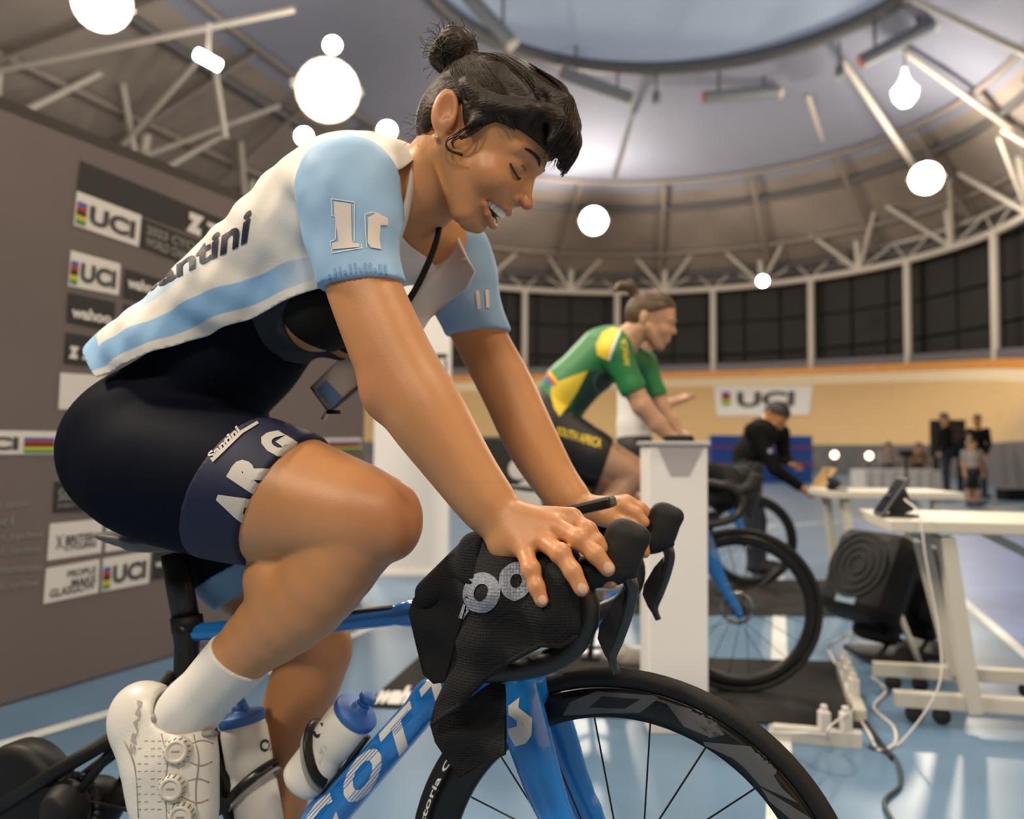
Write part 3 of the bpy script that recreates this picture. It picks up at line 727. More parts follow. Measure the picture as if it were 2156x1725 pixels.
# trainer
M_trn = mat('trainer_black', (0.008, 0.008, 0.009), 0.5, spec=.2)
tr = thing('bike_trainer', 'black smart trainer with a big flywheel disc at the lower left', 'trainer', matrix=FB.matrix())
fw = LB(55, 1683, -.03)
lathe('flywheel', [(0, -.03), (.08, -.032), (.1, -.025), (.105, -.012), (.105, .02), (.09, .03), (0, .03)], M_trn, tr, 48, Matrix.Translation(fw), closed=False)
cs = lathe('cassette', [(.0, -.055), (.025, -.055), (.03, -.05), (.036, -.04), (.046, -.02), (.046, -.012), (.0, -.01)], M_blkm, tr, 36, Matrix.Translation(LB(160, 1690, -.04)), closed=False)
for k in range(24):
    a = 2 * math.pi * k / 24; bar('tooth', LB(160, 1690, -.058) + np.array([.044 * math.cos(a), 0, .044 * math.sin(a)]), LB(160, 1690, -.058) + np.array([.052 * math.cos(a), 0, .052 * math.sin(a)]), .004, M_blkm, tr)
tube('axle_body', [REAR + [0, -.05, 0], REAR + [0, .07, 0]], .02, M_trn, tr)
tube('carry_arm', [LB(-60, 1738, -.06), LB(110, 1630, -.06), LB(255, 1545, -.06)], .012, M_trn, tr, flat=(.9, 1.1))
tube('brace_arm', [LB(165, 1643, .0), LB(260, 1572, .0)], .010, M_trn, tr)
s = Sdf(); s.chain([REAR + [0, .03, 0], REAR + [-.12, .03, -.1], REAR + [-.10, .03, -.27]], [.05, .06, .05], .03); sdf_obj('body', s, .006, M_trn, tr)
for sg in (-1, 1): tube('foot', [REAR + [-.1, 0, -.30], REAR + [-.02, sg * .3, -.318]], .02, M_trn, tr)
tube('foot', [REAR + [-.15, 0, -.31], REAR + [.28, 0, -.318]], .02, M_trn, tr)
# ================================================================ THE SMILING RIDER
def skin_mat(name, col, red=(.50, .16, .09), lip=(.40, .15, .095)):
    m = mat(name, col, 0.42, var=(14, 0.07), bump=(520, 0.12), sss=0.12); nt = m.node_tree; b = nt.nodes['Principled BSDF']
    prev = b.inputs['Base Color'].links[0].from_socket
    for an, c in (('red', red), ('lip', lip)):
        a = nt.nodes.new('ShaderNodeAttribute'); a.attribute_name = an; x = nt.nodes.new('ShaderNodeMix'); x.data_type = 'RGBA'
        nt.links.new(a.outputs['Fac'], x.inputs[0]); nt.links.new(prev, x.inputs[6]); x.inputs[7].default_value = (*c, 1); prev = x.outputs[2]
    nt.links.new(prev, b.inputs['Base Color']); return m
M_skin = skin_mat('skin_tan', (0.53, 0.25, 0.105))
def body_mesh(name, sd, boxes, h, m, parent, iso=0.0):
    """one mesh: coarse everywhere, finer inside the given boxes (lo, hi, step)"""
    P, Q = sd.mesh(h, iso=iso); P = relax(P, Q, 2)
    c = P[Q].mean(1); keep = np.ones(len(Q), bool); Vs = []; Fs = []; base = 0
    for lo, hi, hs in boxes: keep &= ~np.all((c > np.array(lo) + h * .9) & (c < np.array(hi) - h * .9), 1)
    Vs.append(P); Fs.append(Q[keep]); base = len(P)
    for lo, hi, hs in boxes:
        p, q = sd.mesh(hs, lo, hi, iso); p = relax(p, q, 1, .4); Vs.append(p); Fs.append(q + base); base += len(p)
    V = np.concatenate(Vs); F = np.concatenate(Fs); used = np.unique(F); mp = np.zeros(len(V), np.int64); mp[used] = np.arange(len(used))
    return mesh_obj(name, V[used], mp[F], m, parent, True)
def attr(o, name, spots):
    v = np.empty(len(o.data.vertices) * 3); o.data.vertices.foreach_get('co', v); v = v.reshape(-1, 3); f = np.zeros(len(v))
    for c, r, s in spots: f = np.maximum(f, s * np.clip(1 - np.linalg.norm((v - np.asarray(c)) / np.asarray(r), axis=1), 0, 1) ** .7)
    a = o.data.attributes.new(name, 'FLOAT', 'POINT'); a.data.foreach_set('value', f.astype(np.float32))
def side_plane(px0, px1, n, keep):
    """plane holding the pixel line (at lateral n) and the sideways axis; normal points away from pixel `keep`"""
    a = LB(*px0, n); b = LB(*px1, n); e = b - a; nn = np.array([e[2], 0, -e[0]]); nn /= np.linalg.norm(nn); k = LB(*keep, n)
    return (a, -nn if (k - a) @ nn > 0 else nn)
MIR = np.array([1, -1, 1])
def torso(s, g=0.0, clip=()):
    P = [LB(320, 945, 0), LB(500, 745, 0), LB(615, 610, 0), LB(720, 480, 0)]
    for i, (ra, rb, sy) in enumerate(((.112, .090, 1.32), (.090, .094, 1.28), (.094, .090, 1.36))): s.cone(P[i], P[i + 1], ra, rb, .03, sy, grow=g, clip=clip)
    for sg in (-1, 1):
        s.ell(LB(288, 950, -.085) * [1, -sg, 1], (.128, .10, .125), k=.04, grow=g, clip=clip)
        s.ell(LB(668, 640, -.055) * [1, -sg, 1], (.078, .068, .078), k=.03, grow=g, clip=clip)
    return s
NT = [LB(320, 985, -.095), LB(480, 1020, -.118), LB(595, 1046, -.127), LB(700, 1070, -.13), LB(785, 1090, -.132)]; NTR = [.112, .106, .093, .074, .0605]
NS = [LB(778, 1100, -.132), LB(640, 1258, -.128), LB(505, 1380, -.122), LB(405, 1490, -.12)]; NSR = [.0595, .0665, .0455, .040]
FT = [NT[0] * MIR, LB(520, 1180, .12), LB(668, 1362, .13)]; FTR = [.112, .094, .060]
FS = [LB(668, 1372, .13), LB(622, 1500, .125), LB(600, 1640, .12), LB(588, 1740, .12)]; FSR = [.058, .055, .042, .036]
NA = [LB(735, 398, -.162), LB(752, 560, -.185), LB(800, 690, -.19), LB(848, 795, -.19), LB(905, 885, -.19), LB(985, 1005, -.19), LB(1052, 1095, -.19)]; NAR = [.066, .047, .0465, .0475, .0465, .036, .0285]
FA = [LB(952, 540, .165), LB(1002, 690, .18), LB(1065, 812, .19), LB(1120, 930, .185), LB(1172, 1018, .18), LB(1218, 1076, .175)]; FAR = [.060, .043, .0425, .0405, .032, .0265]
NT, NTR = sm(NT, NTR); NS, NSR = sm(NS, NSR); FS, FSR = sm(FS, FSR); NA, NAR = sm(NA, NAR); FA, FAR = sm(FA, FAR)
def leg(s, P, R, g=0.0, clip=(), k=.02): return s.chain(P, R, k, grow=g, clip=clip)
# head frame
HO = LB(968, 288, -.045); HK = 1.045; pt_ = math.radians(36); yw = math.radians(7)
hf = np.array([math.cos(pt_) * math.cos(yw), math.cos(pt_) * math.sin(yw), -math.sin(pt_)]); hl = np.array([-math.sin(yw), math.cos(yw), 0]); hu = np.cross(hf, hl)
HAx = np.array([hf, hl, hu])
def H(x, y, z): return HO + HK * (x * hf + y * hl + z * hu)
def hell(s, c, r, k=.015, op='add', rot=None):
    A = HAx
    if rot is not None: A = np.array(rot) @ HAx
    s.ell(H(*c), np.array(r) * HK, A, k, op); return s
def hcone(s, a, b, ra, rb, k=.012, op='add'): return s.cone(H(*a), H(*b), ra * HK, rb * HK, k, 1.0, op)
rider = thing('person', 'smiling person in an open pale blue and white jersey leaning on the near bicycle', 'person', matrix=FB.matrix())
s = Sdf(); torso(s)
s.cone(LB(790, 440, 0), NA[0], .082, .064, .03); s.cone(LB(790, 440, 0), FA[0], .080, .060, .03)
s.chain([LB(815, 475, -.01), LB(890, 405, -.025), H(.0, 0, -.02)], [.066, .056, .054], .03)
leg(s, NT, NTR); leg(s, FT, FTR); leg(s, FS, FSR); leg(s, NS, NSR, k=.006); s.chain(NA, NAR, .02); s.chain(FA, FAR, .02)
s.ell(LB(835, 1100, -.132), (.034, .040, .05), k=.03)
s.ell(LB(592, 1222, -.128), (.056, .058, .055), k=.012)
s.ell(LB(815, 825, -.195), (.036, .036, .04), k=.02)
s.chain([NS[-1], LB(330, 1545, -.12), LB(360, 1640, -.13)], [.04, .035, .03], .02)
# hands
HN = [LB(1052, 1095, -.19)]
fing = {'index': [(1203, 1092, -.178), (1236, 1118, -.192), (1256, 1142, -.196), (1266, 1154, -.197)], 'middle': [(1166, 1108, -.200), (1218, 1136, -.218), (1254, 1168, -.222), (1279, 1198, -.222)],
        'ring': [(1138, 1136, -.212), (1180, 1166, -.236), (1206, 1204, -.244), (1224, 1240, -.247)], 'pinky': [(1102, 1152, -.220), (1118, 1200, -.246), (1130, 1236, -.254), (1140, 1264, -.257)]}
frad = {'index': (.0125, .0115, .0105, .0092), 'middle': (.0130, .0120, .0112, .0098), 'ring': (.0125, .0118, .0108, .0096), 'pinky': (.0120, .0108, .0100, .0088)}
tips = []
s.ell(LB(1090, 1112, -.195), (.034, .024, .028), k=.02)
for f_, pts in fing.items():
    P = [LB(*p) for p in pts]; R = frad[f_]
    s.cone(HN[0] + (P[0] - HN[0]) * .15, P[0], .0215, .0145, .012)
    s.chain(P, R, .005); s.ell(P[1], (.0121 * R[0] / .0125,) * 3, k=.006)
    tips.append(P)
s.ell(LB(1062, 1150, -.205), (.020, .018, .022), k=.02)
P = [LB(1150, 1130, -.165), LB(1215, 1190, -.155), LB(1262, 1218, -.172), LB(1285, 1224, -.186)]; s.cone(HN[0], P[0], .022, .02, .015); s.chain(P, (.018, .0135, .0115, .010), .006)
far_f = [[(1304, 1066, .150), (1338, 1082, .152), (1356, 1100, .150)], [(1318, 1060, .172), (1348, 1072, .178), (1370, 1088, .184)], [(1308, 1062, .196), (1338, 1078, .206), (1352, 1100, .214)], [(1296, 1068, .212), (1322, 1090, .226), (1334, 1110, .230)]]
for pts in far_f:
    P = [LB(*p) for p in pts]; s.cone(FA[-1], P[0], .020, .0145, .012); s.chain(P, (.0135, .0115, .0095), .005)
P = [LB(1272, 1086, .140), LB(1328, 1112, .142), LB(1350, 1142, .146), LB(1357, 1164, .147)]; s.cone(FA[-1], P[0], .02, .018, .015); s.chain(P, (.017, .013, .0115, .0095), .006)
# head
hell(s, (.034, 0, .046), (.097, .072, .084), .02); hell(s, (.070, 0, -.022), (.060, .056, .066), .02)
for y in (-1, 1):
    hcone(s, (.018, y * .050, -.030), (.080, y * .022, -.088), .022, .020, .02); hell(s, (.088, y * .036, -.026), (.032, .026, .026), .014)
    hcone(s, (.1215, y * .010, .027), (.101, y * .045, .024), .0105, .009, .014)
hell(s, (.096, 0, -.092), (.019, .020, .014), .014); hell(s, (.096, 0, -.052), (.034, .030, .030), .014)
hcone(s, (.122, 0, .012), (.1395, 0, -.020), .0085, .0090, .010); hell(s, (.1450, 0, -.0255), (.0110, .0105, .0095), .006)
for y in (-1, 1):
    hell(s, (.127, y * .0125, -.029), (.010, .0065, .0075), .005); hell(s, (.131, y * .032, .006), (.020, .015, .011), .012, 'sub'); hell(s, (.104, y * .032, .005), (.0165, .016, .0145), .006)
    hell(s, (.136, y * .006, -.0345), (.005, .0032, .003), .003, 'sub')
# open smile
hell(s, (.116, 0, -.0640), (.030, .031, .0110), .004, 'sub'); hell(s, (.100, 0, -.060), (.03, .037, .0075), .004, 'sub')
def lipline(z0, x0, zc=-.053, n=9): return [H(.088 + (x0 - .088) * math.cos(a) ** .8, .035 * math.sin(a), zc + (z0 - zc) * math.cos(a)) for a in np.linspace(-1.5, 1.5, n)]
UL = lipline(-.0495, .1300); LLp = lipline(-.0800, .1215)
s.chain(UL, [.0030 + .0010 * math.sin(math.pi * i / 8) for i in range(9)], .004); s.chain(LLp, [.0032 + .0020 * math.sin(math.pi * i / 8) for i in range(9)], .004)
# ears
er = math.radians(26)
for y in (-1, 1):
    R = [[math.cos(er), 0, math.sin(er)], [0, 1, 0], [-math.sin(er), 0, math.cos(er)]]
    hell(s, (-.008, y * .0735, .006), (.0195, .0085, .0325), .006, 'add', R); hell(s, (-.004, y * .083, .010), (.013, .008, .023), .004, 'sub', R); hell(s, (.004, y * .074, -.004), (.006, .006, .007), .004); hell(s, (.006, y * .071, -.026), (.008, .006, .009), .005)
hb_lo = np.min([H(x, y, z) for x in (-.08, .165) for y in (-.09, .09) for z in (-.125, .14)], 0); hb_hi = np.max([H(x, y, z) for x in (-.08, .165) for y in (-.09, .09) for z in (-.125, .14)], 0)
def bx(*p): q = np.array([LB(*a) for a in p]); return q.min(0) - .03, q.max(0) + .03
nb = bx((1040, 1080, -.16), (1295, 1075, -.26), (1150, 1275, -.25), (1060, 1160, -.19)); fb_ = bx((1220, 1050, .14), (1380, 1050, .24), (1360, 1175, .15))
body = body_mesh('body', s, [(hb_lo, hb_hi, .0024), (nb[0], nb[1], .0024), (fb_[0], fb_[1], .0028)], .0055, M_skin, rider)
attr(body, 'red', [(LB(850, 1085, -.17), .085, .30), (H(.095, -.05, -.022), .045, .35), (H(.095, .05, -.022), .045, .35), (H(.146, 0, -.025), .022, .55), (H(-.01, -.08, .01), .045, .45), (LB(790, 815, -.22), .06, .35)]
     + [(P[k], .024, .30) for P in tips for k in (0, 1)] + [(P[3], .02, .25) for P in tips])
attr(body, 'lip', [(p, .0085, .9) for p in UL[1:-1]] + [(p, .0100, .9) for p in LLp[1:-1]])
# nails
M_nail = mat('finger_nail', (0.66, 0.42, 0.31), 0.3)
bv = world_bvh(body)
for x, y, a, w, h in ((1281, 1195, .9, 10, 12), (1226, 1239, 1.05, 9, 12), (1142, 1263, 1.2, 8, 10)):
    V, F = annulus((x, y), (h, w), (.01, .01), a, 14); V = V[0::2]; lay_poly('finger_nail', V, M_nail, bv, body, 5, .0007)
# mouth inside, teeth, brows, lashes, earring
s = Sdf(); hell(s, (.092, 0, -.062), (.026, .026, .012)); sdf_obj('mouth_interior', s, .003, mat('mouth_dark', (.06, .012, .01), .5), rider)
M_tooth = mat('tooth_enamel', (0.82, 0.78, 0.70), 0.2)
tt = []
for row, z, n_ in ((0, -.0590, 6), (1, -.0745, 5)):
    for k in range(-n_, n_ + 1):
        a = k * (.23 if row == 0 else .25); w = .0042 if row == 0 else .0034; c = (.092 + (.0335 if row == 0 else .027) * math.cos(a), (.0265 if row == 0 else .023) * math.sin(a), z + .0035 * (1 - math.cos(a)) * 1.2)
        bm = bmesh.new(); add_box(bm, (-.0022, -w * .93, -.0064 if row == 0 else -.004), (.0022, w * .93, .0064 if row == 0 else .004), None, .0012)
        R_ = Matrix((hf, hl, hu)).transposed().to_4x4(); o = bm_obj('tooth', bm, M_tooth, rider, True); o.matrix_local = Matrix.Translation(H(*c)) @ R_ @ Matrix.Rotation(a * .8, 4, 'Z') @ Matrix.Scale(HK, 4)
M_hair = mat('hair_dark_brown', (0.022, 0.0135, 0.0085), 0.48, spec=.3, var=(30, 0.5, (6, 6, 1.2)), bump=(60, 1.0, 'strand', (1.0, 6, 4.0)))
for y in (-1, 1):
    tube('eyebrow', spline([H(.1315, y * .012, .026), H(.1285, y * .024, .0325), H(.1165, y * .041, .0325), H(.104, y * .051, .026)], 5), [.0030 - .0018 * abs(i / 15 - .35) for i in range(16)], M_hair, rider, 6)
    tube('eyelashes', spline([H(.1205, y * .019, -.0035), H(.1240, y * .030, -.0070), H(.1175, y * .043, -.0045), H(.107, y * .0505, .001)], 5), .0018, M_ink, rider, 6)
    tube('eyelid_crease', spline([H(.1215, y * .020, .009), H(.1215, y * .032, .0105), H(.112, y * .045, .0085)], 5), .0009, mat('crease_brown', (.16, .07, .035), .6), rider, 6)
s = Sdf(); hell(s, (.007, -.0775, -.030), (.0028, .0028, .0028)); sdf_obj('ear_stud', s, .001, M_chr, rider)
# hair
def hairline(X, Y, Z):
    dx, dy, dz = X - HO[0], Y - HO[1], Z - HO[2]; x = (dx * hf[0] + dy * hf[1] + dz * hf[2]) / HK; z = (dx * hu[0] + dy * hu[1] + dz * hu[2]) / HK
    zb = np.interp(x, [-.09, -.045, -.026, -.012, .004, .02, .034, .046, .061, .093, .12, .16], [-.03, -.046, -.028, .026, .030, .010, -.002, .014, .034, .045, .048, .050])
    return (zb - z) * .8
s = Sdf(); hell(s, (.033, 0, .050), (.104, .080, .088), .02); hell(s, (-.026, 0, .012), (.046, .064, .058), .03)
for y in np.linspace(-.052, .052, 9):
    w_ = 1 - (y / .075) ** 2
    s.chain([H(.060, y * .7, .118), H(.118, y * .9, .112), H(.142 * (.86 + .14 * w_), y, .088), H(.150 * (.84 + .16 * w_), y * 1.02, .056)], [.012, .014, .0135, .007], .008)
for y in (-1, 1):
    s.chain([H(.112, y * .050, .092), H(.085, y * .070, .068), H(.040, y * .078, .046), H(.000, y * .074, .055)], [.013, .012, .011, .012], .012); s.chain([H(.05, y * .072, .05), H(.040, y * .074, .02), H(.030, y * .076, -.002)], [.010, .007, .003], .01)
s.cut(hairline, .006)
def wob(fr_, amp): return lambda X, Y, Z: amp * (np.sin(X * fr_ + 3 * np.sin(Z * fr_ * .6)) * np.sin(Y * fr_ * 1.3 + 1) + np.sin(Z * fr_ * 1.7 + Y * fr_))
def ridged(sd, amp, fr_):
    out = Sdf()
    for fn, lo, hi, k, op in sd.ops:
        if op == 'add':
            g = (lambda f: (lambda X, Y, Z: f(X, Y, Z) + amp * np.sin(fr_ * ((Y - HO[1]) * 1.0 + .35 * (Z - HO[2])) + 2.5 * np.sin(38 * (X - HO[0])) + 1.5 * np.sin(30 * Z))))(fn); out.ops.append((g, lo - amp, hi + amp, k, op))
        else: out.ops.append((fn, lo, hi, k, op))
    return out
hair = sdf_obj('hair', ridged(s, .0011, 330), .0024, M_hair, rider, it=1)
s = Sdf(); hell(s, (-.080, 0, .098), (.030, .033, .034)); hell(s, (-.098, .0, .088), (.018, .024, .022)); hell(s, (-.085, -.012, .112), (.024, .022, .018)); hcone(s, (-.040, 0, .092), (-.072, 0, .100), .024, .016)
sdf_obj('hair_bun', ridged(s, .0016, 420), .0026, M_hair, rider, it=1)
tube('hair_tie', [H(-.056 + .005 * math.cos(a), .020 * math.cos(a + 1.5), .096 + .020 * math.sin(a + 1.5)) for a in np.linspace(0, 2 * math.pi, 16)[:-1]], .004, M_blkm, rider, 6, True)
V = []; F = []
def strand(P, r=.0004):
    v, f = tube_geom(spline(P, 4), r, 4); b = len(V); V.extend(v); F.extend([tuple(i + b for i in q) for q in f])
def cap(v, lift): v = v / np.linalg.norm(v); r = np.array([.104, .080, .088]) * (1.0 + lift); t = 1 / math.sqrt(sum((v / r) ** 2)); return np.array([.033, 0, .050]) + v * t
bunv = np.array([-.070, 0, .098]) - np.array([.033, 0, .050])
for k in range(1500):
    sd_ = -1 if rng.uniform() < .72 else 1; u = rng.uniform()
    if u < .34: st = np.array([rng.uniform(.0, .10), sd_ * .075, rng.uniform(.035, .06)])       # temples swept back
    elif u < .58: st = np.array([rng.uniform(-.06, -.015), sd_ * rng.uniform(.02, .075), rng.uniform(-.04, .03)])
    else: st = np.array([rng.uniform(.03, .115), sd_ * rng.uniform(.0, .06), rng.uniform(.10, .13)])
    a = (st - [.033, 0, .050]); a = a / np.linalg.norm(a); b = bunv / np.linalg.norm(bunv) + rng.normal(0, .06, 3); lf = rng.uniform(.0, .030); P_ = []
    for t in np.linspace(0, 1, 7): P_.append(H(*cap(a * (1 - t) + b * t + np.array([0, sd_ * .10, -.05]) * math.sin(math.pi * t) * rng.uniform(.2, .5), lf + .02 * math.sin(math.pi * t) * rng.uniform(0, .6))))
    strand(P_[::2] if False else P_, rng.uniform(.00035, .0008))
for k in range(520):                                                                             # fringe
    y = rng.uniform(-.062, .062); w_ = 1 - (y / .085) ** 2; tw_ = rng.uniform(-.008, .008); l_ = rng.uniform(-.010, .006)
    strand([H(.055 + rng.uniform(-.02, .02), y * .7, .134), H(.112, y * .9, .127 + rng.uniform(-.003, .004)), H(.152 * (.86 + .14 * w_) + rng.uniform(-.004, .003), y + tw_ * .5, .092), H(.157 * (.84 + .16 * w_) + rng.uniform(-.006, .003), y * 1.02 + tw_, .055 + l_)], rng.uniform(.0004, .0009))
for k in range(260):                                                                             # bun coils
    c = np.array([-.083, 0, .099]); R_ = .0355 * rng.uniform(.95, 1.08); ax_ = rng.normal(0, 1, 3); ax_ /= np.linalg.norm(ax_); e1 = np.cross(ax_, [0, 1, .2]); e1 /= np.linalg.norm(e1); e2 = np.cross(ax_, e1); t0 = rng.uniform(0, 6.28)
    strand([H(*(c + R_ * (math.cos(t) * e1 + math.sin(t) * e2) * [.92, .95, 1.0])) for t in np.linspace(t0, t0 + rng.uniform(.8, 1.8), 4)], rng.uniform(.0004, .0009))
for k in range(60):                                                                              # short ends leaving the bun
    d_ = rng.normal(0, 1, 3); d_[0] = -abs(d_[0]); d_ /= np.linalg.norm(d_); c = np.array([-.090, 0, .095]); strand([H(*(c + d_ * .028)), H(*(c + d_ * .040 + rng.normal(0, .003, 3))), H(*(c + d_ * .046 + rng.normal(0, .006, 3)))], .0005)
for k in range(130):
    y = rng.uniform(-.07, .03); t = rng.uniform()
    if k < 45: a = (-.03 + rng.uniform(-.02, .02), y, -.03 + rng.uniform(-.012, .03)); d = (-.012 - rng.uniform(0, .012), 0, -.015 + rng.uniform(-.015, .01))
    elif k < 75: a = (.14 + rng.uniform(-.02, .008), y, .065); d = (.008, rng.uniform(-.008, .008), -.018 - rng.uniform(0, .012))
    elif k < 100: a = (-.08 + rng.uniform(-.02, .02), y * .4, .11 + rng.uniform(-.03, .02)); d = (rng.uniform(-.03, .015), 0, rng.uniform(-.01, .02))
    else: a = (.03 + rng.uniform(-.05, .05), y * .5, .130); d = (rng.uniform(-.03, .01), 0, rng.uniform(.0, .008))
    a = np.array(a); d = np.array(d); strand([H(*a), H(*(a + d * .5 + rng.uniform(-.004, .004, 3))), H(*(a + d))])
for a in ([(.035, -.076, .012), (.030, -.079, -.010), (.022, -.080, -.028), (.032, -.078, -.036), (.05, -.074, -.03)], [(.04, -.076, .01), (.038, -.079, -.008), (.03, -.08, -.022), (.036, -.078, -.028)], [(.05, -.074, .02), (.046, -.078, .0), (.036, -.079, -.014)]):
    for j in range(5): strand([H(*(np.array(p) + rng.uniform(-.002, .002, 3))) for p in a], .0006)
o = mesh_obj('loose_hair', V, F, M_hair, rider, True); o['kind'] = 'stuff'

# ---------------------------------------------------------------- clothes
M_short = mat('lycra_navy_black', (0.0045, 0.006, 0.013), 0.6, bump=(700, 0.1), spec=.03)
M_band = mat('lycra_navy', (0.010, 0.014, 0.045), 0.6, bump=(900, .1), spec=.3); M_meshg = mat('mesh_charcoal', (0.036, 0.040, 0.052), 0.8, bump=(500, .5, 'waffle'), spec=.2)
M_bra = mat('bra_black', (0.005, 0.0045, 0.004), 0.7, spec=.2)
C1 = side_plane((243, 778), (672, 592), -.16, (430, 560)); C2 = side_plane((880, 318), (818, 600), -.08, (600, 450)); C0 = side_plane((205, 735), (246, 782), -.10, (400, 650))
under = lambda X, Y, Z: -((X - C1[0][0]) * C1[1][0] + (Z - C1[0][2]) * C1[1][2]) - .03
hem = side_plane((645, 925), (540, 1160), -.13, (480, 1020)); e_ = FT[2] - FT[0]; e_ /= np.linalg.norm(e_); fhem = (LB(520, 1228, .10), e_)
waist = side_plane((560, 480), (760, 720), -.1, (400, 900))
def elc(c, r, n=-.13):
    c0 = LB(*c, n); k = FB.ppm(*c, n); rx, rz = r[0] / k / math.cos(FB.t), r[1] / k
    return lambda X, Y, Z: (np.sqrt(((X - c0[0]) / rx) ** 2 + ((Z - c0[2]) / rz) ** 2) - 1) * min(rx, rz)
E1, E2, E3 = elc((672, 690), (176, 145)), elc((692, 688), (120, 92)), elc((700, 655), (128, 84))
NO = lambda f: (lambda X, Y, Z: -f(X, Y, Z))
s = Sdf(); torso(s, .005, [waist]); leg(s, NT, NTR, .005, [hem]); leg(s, FT, FTR, .005, [fhem]); s.cut(NO(E1), .003); s.cut(under, .003)
shorts = sdf_obj('bib_shorts', s, .005, M_short, rider)
s = Sdf(); leg(s, NT, NTR, .0068, [hem, (hem[0] - hem[1] * .074, -hem[1])]); band = sdf_obj('leg_band', s, .004, M_band, shorts)
s = Sdf(); leg(s, FT, FTR, .0068, [(fhem[0] + e_ * .012, e_), (fhem[0] - e_ * .03, -e_)]); sdf_obj('leg_cuff', s, .004, mat('cuff_light_blue', (.16, .34, .56), .6), shorts)
s = Sdf(); torso(s, .0062); s.cut(E1, .003); s.cut(NO(E2), .003); s.cut(under, .003); sdf_obj('bib_panel', s, .005, M_meshg, shorts)
s = Sdf(); torso(s, .0048); s.cut(E3, .003); s.cut(under, .003); sdf_obj('sports_bra', s, .005, M_bra, rider)
tube('bra_strap', spline([LB(930, 455, -.01), LB(915, 520, -.03), LB(880, 600, -.05), LB(845, 655, -.06)], 5), .006, M_bra, rider, 8, flat=(.5, 1.3))
bv = world_bvh(band, shorts)
M_arg = mat('print_silver', (0.50, 0.48, 0.46), 0.5)
for ch, q in (('A', [(521, 1114), (536, 1052), (469, 1017), (447, 1077)]), ('R', [(541, 1047), (582, 985), (512, 944), (477, 1004)]), ('G', [(592, 975), (630, 935), (582, 905), (533, 925)])):
    lay_text('lettering', ch, [q[0], q[1], q[2], q[3]], M_arg, bv, shorts, .075, 0, 9, .0014)
lay_text('lettering', 'Santini', [(446, 970), (508, 912), (498, 896), (436, 958)], M_arg, bv, shorts, .035, 0, 8, .0014)
lay('trim_stripe', [(449, 974), (511, 914), (545, 893), (541, 888), (507, 908), (445, 969)], [(0, 1, 2, 3, 4, 5)], M_arg, bv, shorts, 8, .0014)
# socks and shoes
M_sock = mat('sock_white', (0.66, 0.65, 0.64), 0.8, bump=(90, .5, 'strand', (1, 1, .2))); M_shoe = mat('shoe_white', (0.70, 0.68, 0.64), 0.35, bump=(160, .25)); M_sole = mat('shoe_collar_grey', (.30, .28, .25), .7)
stop = side_plane((447, 1322), (548, 1422), -.12, (380, 1500)); s = Sdf(); s.chain([LB(520, 1365, -.122), NS[-1], LB(330, 1550, -.12)], [.0520, .0445, .04], .02, clip=[stop]); sdf_obj('sock', s, .003, M_sock, rider)
s = Sdf(); s.chain([LB(600, 1640, .12), LB(580, 1800, .12)], [.044, .042], .02, clip=[((LB(595, 1695, .12)), np.array([0, 0, 1.0]))]); sdf_obj('sock', s, .005, M_sock, rider)
s = Sdf(); s.ell(FS[-1] + [.06, 0, -.09], (.12, .046, .05), k=.03); s.ell(FS[-1] + [0, 0, -.07], (.05, .044, .06), k=.03); sdf_obj('shoe', s, .006, M_shoe, rider)
s = Sdf(); s.chain([LB(318, 1535, -.128), LB(352, 1610, -.136), LB(362, 1700, -.138), LB(368, 1800, -.135)], [.066, .074, .066, .05], .03, sy=.62); s.ell(LB(300, 1515, -.128), (.055, .04, .055), k=.03)
s.chain([LB(400, 1560, -.13), LB(405, 1720, -.135)], [.040, .034], .03, sy=.8)
s.cone(LB(398, 1488, -.12), LB(520, 1340, -.12), .052, .062, .006, op='sub')
shoe = sdf_obj('shoe', s, .004, M_shoe, rider)
bv = world_bvh(shoe)
def on(x, y, off=0.0):
    d = Vector(ray(x, y)).normalized(); h = bv.ray_cast(Vector(CAM), d)
    if h[0] is None: return None, None
    n_ = h[1]; p = np.array(h[0] + n_ * off) - FB.o; return np.array([p @ FB.F, p @ FB.N, p[2]]), np.array([Vector(n_).dot(Vector(FB.F)), Vector(n_).dot(Vector(FB.N)), n_[2]])
col_ = [on(x, y, .002)[0] for x, y in ((362, 1442), (340, 1465), (325, 1495), (324, 1518), (345, 1535), (385, 1545), (430, 1547), (452, 1546))]
tube('shoe_collar', spline([p for p in col_ if p is not None], 4), .0045, M_sole, shoe, 8)
for x, y in ((374, 1582), (364, 1657), (383, 1716)):
    p, n_ = on(x, y)
    if p is None: continue
    q = Vector(n_).to_track_quat('Z', 'Y').to_matrix().to_4x4()
    d_ = lathe('closure_dial', [(0, .010), (.009, .0105), (.0115, .0095), (.012, .012), (.015, .0125), (.0175, .010), (.0185, .0), (.0225, -.001), (.0225, -.004), (0, -.004)], mat('dial_white', (.66, .63, .56), .3), shoe, 28, Matrix.Translation(p) @ q, 'Z', False)
    for k in range(14): a = 2 * math.pi * k / 14; bar('grip_rib', (.0185 * math.cos(a), .0185 * math.sin(a), 0), (.0175 * math.cos(a), .0175 * math.sin(a), .011), .0012, M_sole, d_)
    box('dial_mark', (-.006, -.0012, .010), (.006, .0012, .0112), M_sole, d_)
